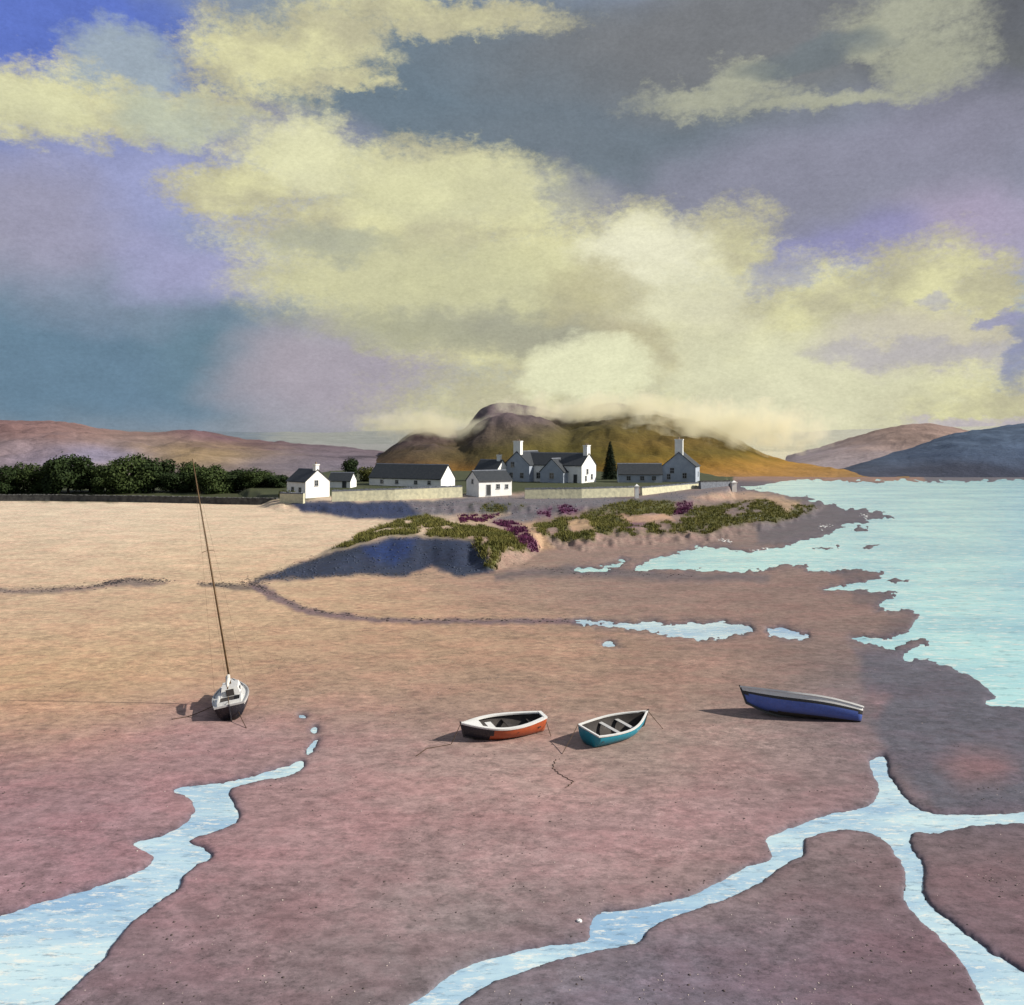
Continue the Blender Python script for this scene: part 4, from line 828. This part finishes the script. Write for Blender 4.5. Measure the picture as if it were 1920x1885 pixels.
class Hull:
    def __init__(s, L, B, D, sf, rake=.25, tm=.45, bow_rise=.3, stern_rise=.12, bowp=2.2, fore=.3, full=.75):
        s.L, s.B, s.D, s.sf, s.rake, s.tm, s.br, s.sr, s.bp, s.fore, s.full = L, B, D, sf, rake, tm, bow_rise, stern_rise, bowp, fore, full
    def hb(s, t): return s.B/2*(1-(1-s.sf)*((s.tm-t)/s.tm)**2 if t < s.tm else max(0.0, 1-((t-s.tm)/(1-s.tm))**s.bp))
    def sheer(s, t): return s.D*(1+(s.br*((t-s.tm)/(1-s.tm))**2 if t > s.tm else s.sr*((s.tm-t)/s.tm)**2))
    def keel(s, t): return s.D*(.04*((.45-t)/.45)**2 if t < .45 else s.fore*max(0, (t-.62)/.38)**2.2)
    def pt(s, t, q, side, inset=0.0):
        b = max(.012, s.hb(t)-inset); k = s.keel(t)+inset*.8; sh = s.sheer(t); a = q*math.pi/2
        y = b*math.sin(a)**s.full; z = k+(sh-k)*(1-math.cos(a))**.92
        x = s.L*(t-.5)+s.rake*(z/s.D-.5)*max(0, (t-.5)/.5)**3-(.10*s.L*.3)*(z/s.D)*max(0, (.15-t)/.15)*.6
        if inset: x -= inset*1.6*max(0, (t-.7)/.3)**2-inset*(1 if t < .02 else 0)
        return Vector((x, side*y, z))
    def surface(s, inset=0.0, n=26, m=11):
        V = []; Fq = []; Fb = []
        for i in range(n+1):
            for j in range(-m, m+1): V.append(s.pt(i/n, abs(j)/m, 1 if j >= 0 else -1, inset))
        w = 2*m+1
        for i in range(n):
            for j in range(w-1):
                q = (i*w+j, (i+1)*w+j, (i+1)*w+j+1, i*w+j+1); Fq.append(q if not inset else q[::-1])
        tr = tuple(range(w)); Fq.append(tr if not inset else tr[::-1])
        return V, Fq
    def rail(s, wi, he, t0=0.0, t1=1.0, n=40, lift=0.0, out=.02, transom=True):
        m = MB()
        for side in (-1, 1):
            V = []
            for i in range(n+1):
                t = t0+(t1-t0)*i/n; p = s.pt(t, 1, side); p2 = s.pt(min(1, t+.01), 1, side); p1 = s.pt(max(0, t-.01), 1, side)
                d = (p2-p1); d.z = 0; d.normalize(); o = Vector((-d.y, d.x, 0))*side
                b = s.hb(t); w_ = min(wi, b+out)
                V += [p+o*out+Vector((0, 0, lift-he)), p+o*out+Vector((0, 0, lift)), p+o*(out-w_)+Vector((0, 0, lift)), p+o*(out-w_)+Vector((0, 0, lift-he))]
            Fq = [(i*4+k, (i+1)*4+k, (i+1)*4+(k+1) % 4, i*4+(k+1) % 4) for i in range(n) for k in range(4)]+[(0, 1, 2, 3), (n*4+3, n*4+2, n*4+1, n*4)]
            m.add(V, Fq)
        if transom and t0 == 0:
            p = s.pt(0, 1, 1); m.box(p.x-out, p.x+wi*.8, -p.y-out*.5, p.y+out*.5, p.z+lift-he+.003, p.z+lift+.003)
        return m
    def deck(s, t0, t1, drop=0.02, n=14, camber=.04, th=.03):
        V = []; Fq = []; k = 7
        for i in range(n+1):
            t = t0+(t1-t0)*i/n; a = s.pt(t, 1, 1); b = s.pt(t, 1, -1)
            for j in range(k): f = j/(k-1); p = a.lerp(b, f); p.z += camber*(1-(2*f-1)**2)-drop; V.append(p)
        for i in range(n):
            for j in range(k-1): Fq.append((i*k+j, i*k+j+1, (i+1)*k+j+1, (i+1)*k+j))
        nv = len(V); V += [p-Vector((0, 0, th)) for p in V]; Fq += [tuple(x+nv for x in q[::-1]) for q in Fq]
        edge = [i*k for i in range(n+1)]+[n*k+j for j in range(1, k)]+[i*k+k-1 for i in range(n-1, -1, -1)]+[j for j in range(k-2, 0, -1)]
        Fq += [(edge[i], edge[(i+1) % len(edge)], edge[(i+1) % len(edge)]+nv, edge[i]+nv) for i in range(len(edge))]
        return MB().add(V, Fq)
    def thwart(s, t, w=.22, z=.62, th=.035):
        b = s.hb(t)*(.93 if z > .5 else .8); x = s.L*(t-.5); return MB().box(x-w/2, x+w/2, -b, b, s.D*z-th, s.D*z)
    def keel_bar(s, w=.05, h=.09, n=26):
        V = []
        for i in range(n+1):
            t = .02+.985*i/n if i < n else 1.0; p = s.pt(t, 0, 1); V += [p+Vector((0, -w/2, .01)), p+Vector((0, w/2, .01)), p+Vector((0, w/2, -h*.6)), p+Vector((0, -w/2, -h*.6))]
        a = s.pt(1, 1, 1); a.y = 0; V += [a+Vector((.0, -w/2, .05)), a+Vector((.0, w/2, .05)), a+Vector((.07, w/2, .05)), a+Vector((.07, -w/2, .05))]
        V[n*4+2].x += .06; V[n*4+3].x += .06
        return MB().add(V, [(i*4+k, i*4+(k+1) % 4, (i+1)*4+(k+1) % 4, (i+1)*4+k) for i in range(n+1) for k in range(4)]+[(3, 2, 1, 0), tuple((n+1)*4+k for k in range(4))])
def boat_root(name, label, px, py, rz, heel=0, pitch=0, sink=.04, cat='boat', group=None, dz=0):
    p = P(px, py, .1); z = gz(p.x, p.y); r = thing(name, label, cat, (p.x, p.y, z-sink+dz), 0, group)
    r.rotation_euler = (math.radians(heel), -math.radians(pitch), math.radians(rz)); return r
def tone_or_shade(o, mats, fn):
    """second paint, or shade put on as paint, on the faces where fn(centre) holds"""
    for m in mats: o.data.materials.append(MATS[m])
    for p in o.data.polygons: p.material_index = fn(p.center)
def child_rope(root, pts, r, name='mooring_rope', mat='rope', sag=.12):
    """a rope fixed to the boat, given in world positions"""
    W = []
    for i in range(len(pts)-1):
        a, b = Vector(pts[i]), Vector(pts[i+1])
        for k in range(10):
            f = k/10; q = a.lerp(b, f); q.z -= sag*4*f*(1-f)*(b-a).length*.12
            g = gz(q.x, q.y)+.012; q.z = max(q.z, g); W.append(q)
    W.append(Vector(pts[-1])); o = MB().tube(W, r, 6).build(name, mat, root, True); o.matrix_parent_inverse = root.matrix_basis.inverted(); return o
def on_sand(px, py, dz=.012):
    p = P(px, py, .1); p.z = gz(p.x, p.y)+dz; return p
def wpt(root, v): return root.matrix_basis @ Vector(v)

# orange rowing boat
h = Hull(3.85, 1.9, .74, .40, .22, .5, .20, .14, 2.0, .35)
r = boat_root('rowing_boat', 'orange rowing boat with dark bow and thick white gunwale on the sand', 944, 1379, 201, -4, 0, .05, group='boats lying on the sand')
v, f = h.surface(); o = mesh_obj('hull', v, f, 'orange_paint', r, True); tone_or_shade(o, ['navy_paint'], lambda c: 1 if c.x > .98-.45*c.z else 0); o['label'] = 'orange hull, shade painted navy towards the bow'  # navy is the bow's shade, painted onto the hull
v, f = h.surface(.045); mesh_obj('lining', v, f, 'tarred_wood', r, True)
h.rail(.19, .07).build('gunwale', 'white_paint', r); h.deck(.80, 1.0, -.005).build('foredeck', 'white_paint', r); h.keel_bar().build('keel', 'navy_paint', r)
h.thwart(.42, .24, .66).build('thwart', 'tarred_wood', r); h.thwart(.12, .34, .66).build('thwart', 'tarred_wood', r)
MB().box(.50, .80, -.42, .34, .56, .60).build('thwart', 'white_paint', r)['label'] = 'short white seat board'
child_rope(r, [wpt(r, h.pt(1, 1, 1)), on_sand(846, 1396), on_sand(800, 1404), on_sand(780, 1418)], .016)
child_rope(r, [wpt(r, (h.pt(0, 1, 1).x, 0, h.sheer(0))), on_sand(1033, 1381)], .016)
# teal rowing boat
h = Hull(3.55, 1.72, .74, .80, .22, .42, .24, .08, 2.1, .35)
r = boat_root('rowing_boat', 'teal rowing boat with square stern, white rim and two thwarts on the sand', 1156, 1382, 38, 8, 1, .05, group='boats lying on the sand')
v, f = h.surface(); mesh_obj('hull', v, f, 'teal_paint', r, True)
v, f = h.surface(.045); mesh_obj('lining', v, f, 'tarred_wood', r, True)
h.rail(.085, .06).build('gunwale', 'white_paint', r); h.keel_bar().build('keel', 'tarred_wood', r)
h.thwart(.40, .20, .72).build('thwart', 'grey_white_paint', r); h.thwart(.66, .20, .72).build('thwart', 'grey_white_paint', r); h.thwart(.08, .26, .66).build('thwart', 'tarred_wood', r)
child_rope(r, [wpt(r, h.pt(0, 1, 1)), on_sand(1054, 1414)], .016)
child_rope(r, [wpt(r, h.pt(1, 1, 1)), on_sand(1243, 1367)], .016)
# blue boat lying over on her bilge
h = Hull(5.35, 2.0, 1.02, .60, .5, .48, .16, -.22, 2.3, .45, .62)
r = boat_root('wooden_boat', 'long blue boat with white top strake, heeled over on the sand', 1504, 1346, 170, 24, 4, .03, group='boats lying on the sand')
v, f = h.surface(); o = mesh_obj('hull', v, f, 'blue_paint', r, True); tone_or_shade(o, ['black_paint', 'white_paint'], lambda c: 2 if c.z > h.sheer(c.x/h.L+.5)-.22 else 1 if c.z > h.sheer(c.x/h.L+.5)-.36 or c.z < .12 else 0)  # black band below the white strake is painted shade
v, f = h.surface(.05); mesh_obj('lining', v, f, 'tarred_wood', r, True)
h.rail(.12, .08, lift=.02, out=.04).build('gunwale', 'white_paint', r); h.keel_bar(.08, .16).build('keel', 'black_paint', r)
for t in (.2, .45, .68): h.thwart(t, .24, .70).build('thwart', 'tarred_wood', r)
# sailing boat seen from astern
h = Hull(4.7, 2.0, .92, .80, .4, .42, .20, .02, 2.2, .45)
r = boat_root('sailing_boat', 'small navy sailing boat with white cabin and one tall leaning mast', 438, 1328, 105, -9, 0, .06, group='boats lying on the sand')
r.scale = (.87, .87, .87)
v, f = h.surface(); o = mesh_obj('hull', v, f, 'navy_paint', r, True); tone_or_shade(o, ['grey_white_paint'], lambda c: 1 if c.z > h.sheer(c.x/h.L+.5)-.10 else 0)
h.deck(.0, 1.0, .03, 20, .06).build('deck', 'white_paint', r); h.rail(.07, .10, lift=.05, out=.03).build('toe_rail', 'grey_white_paint', r)
MB().box(-.55, 1.25, -.58, .58, .86, 1.36, None, .13).build('cabin', 'white_paint', r)
m = MB(); m.box(-2.05, -.65, -.66, -.57, .88, 1.12); m.box(-2.05, -.65, .57, .66, .88, 1.12); m.box(-2.15, -2.05, -.66, .66, .88, 1.10); m.build('cockpit_coaming', 'white_paint', r)
MB().box(-2.0, -.7, -.55, .55, .93, .955).build('cockpit_sole', 'tarred_wood', r)
MB().box(-.60, -.52, -.22, .22, .97, 1.32).build('companionway', 'tarred_wood', r)
for sy in (-1, 1): MB().box(.0, .5, sy*.55-.012, sy*.55+.012, 1.06, 1.22).build('cabin_window', 'window_glass', r)
mast = MB().tube([(.6, 0, .9), (.6, 0, 8), (.6, 0, 14.8)], [.06, .05, .026], 8).build('mast', 'spar_wood', r, True)
MB().tube([(.6, -.35, 9.3), (.6, 0, 9.35), (.6, .35, 9.3)], .016, 6).build('spreader', 'spar_wood', mast)
MB().tube([(.55, 0, 1.75), (-1.7, 0, 1.7)], .04, 8).build('boom', 'spar_wood', r, True)
MB().tube([(.5, 0, 1.88), (0, .02, 1.93), (-.6, -.02, 1.90), (-1.2, .01, 1.86), (-1.6, 0, 1.78)], [.08, .13, .13, .11, .05], 8).build('furled_sail', 'furled_sail', r, True)
m = MB()
for y in (-.95, .95): m.tube([(.5, y, .95), (.6, y*.36, 9.3), (.6, 0, 14.2)], .004, 4)
m.tube([(2.4, 0, 1.12), (.6, 0, 14.4)], .004, 4); m.tube([(-2.3, 0, 1.0), (.6, 0, 14.5)], .004, 4); m.build('rigging', 'rope', r)
MB().box(-2.62, -2.38, -.03, .03, .05, .98).build('rudder', 'navy_paint', r); MB().tube([(-2.5, 0, 1.0), (-1.6, .05, 1.22)], .022, 6).build('tiller', 'spar_wood', r)
for sy in (-1, 1): MB().box(-1.0, .6, sy*.48-.05, sy*.48+.05, -.10, .26).build('bilge_keel', 'navy_paint', r)
child_rope(r, [wpt(r, (-1.9, .9, .95)), on_sand(352, 1345), on_sand(322, 1350)], .022)
child_rope(r, [wpt(r, (-2.3, -.4, .5)), on_sand(462, 1366)], .018)
# chains lying on the sand
def chain(label, pts, name='mooring_chain'):
    W = [on_sand(a, b, .015) for a, b in pts]; Q = []
    for i in range(len(W)-1):
        for k in range(8): q = W[i].lerp(W[i+1], k/8); q.x += .05*math.sin(k*2.1+i*3); q.z = gz(q.x, q.y)+.012; Q.append(q)
    o0 = Q[0].copy(); o = MB().tube([q-o0 for q in Q], .011, 6).build(name, 'rope', None, True); o.location = o0; tag(o, label, 'chain')
chain('dark mooring chain snaking over the sand below the teal boat', [(1042, 1424), (1036, 1440), (1050, 1452), (1075, 1466), (1060, 1478)])
# a pale stone by the stream
def stone(label, px, py, s):
    p = on_sand(px, py, s*.2); bm = bmesh.new(); bmesh.ops.create_icosphere(bm, subdivisions=2, radius=s)
    rr = random.Random(int(px))
    for v_ in bm.verts: v_.co *= 1+rr.uniform(-.16, .16); v_.co.z *= .6
    me = bpy.data.meshes.new('stone'); bm.to_mesh(me); bm.free(); me.materials.append(MATS['whitewash']); o = bpy.data.objects.new('stone', me); col.objects.link(o); o.location = p; tag(o, label, 'stone')
stone('small white stone on the sand beside the wide bend of the right stream', 1086, 1727, .08)

# ---------------------------------------------------------------- low cloud lying on the hill
def low_cloud(label, px, py, Y, r, dens, seed):
    m, nt, b = new_mat('cloud_vapour_%d' % seed); nt.nodes.remove(b)
    pv = nt.nodes.new('ShaderNodeVolumePrincipled'); pv.inputs['Color'].default_value = (.96, .92, .72, 1); pv.inputs['Anisotropy'].default_value = .25
    tcn = nt.nodes.new('ShaderNodeTexCoord').outputs['Object']
    ln = nt.nodes.new('ShaderNodeVectorMath'); ln.operation = 'LENGTH'; nt.links.new(tcn, ln.inputs[0])
    mp = nt.nodes.new('ShaderNodeMapping'); mp.inputs['Scale'].default_value = r; mp.inputs['Location'].default_value = (seed*31, seed*7, 0); nt.links.new(tcn, mp.inputs[0])
    n = n_noise(nt, .11, 4, .6, mp.outputs[0])
    su = nt.nodes.new('ShaderNodeMath'); su.operation = 'ADD'; nt.links.new(n_map(nt, ln.outputs['Value'], .1, 1, .62, -.2), su.inputs[0]); nt.links.new(n_map(nt, n.outputs[0], .3, .7, -.5, .5), su.inputs[1])
    nt.links.new(n_map(nt, su.outputs[0], .05, .6, 0, dens), pv.inputs['Density']); nt.links.new(pv.outputs[0], nt.nodes['Material Output'].inputs['Volume'])
    bm = bmesh.new(); bmesh.ops.create_icosphere(bm, subdivisions=3, radius=1); me = bpy.data.meshes.new('low_cloud'); bm.to_mesh(me); bm.free(); me.materials.append(m)
    o = bpy.data.objects.new('low_cloud', me); col.objects.link(o); o.location = ((px-PX0)*Y/F, Y, H+(PY0-py)*Y/F); o.scale = r
    tag(o, label, 'cloud', kind='stuff')
low_cloud('pale low cloud lying on the left shoulder of the middle hill', 815, 799, 365, (38, 28, 8), .09, 1)
low_cloud('pale low cloud on the crest of the middle hill', 1140, 768, 420, (68, 34, 10), .09, 2)
low_cloud('pale low cloud trailing down the right flank of the middle hill', 1365, 803, 380, (56, 34, 14), .09, 3)
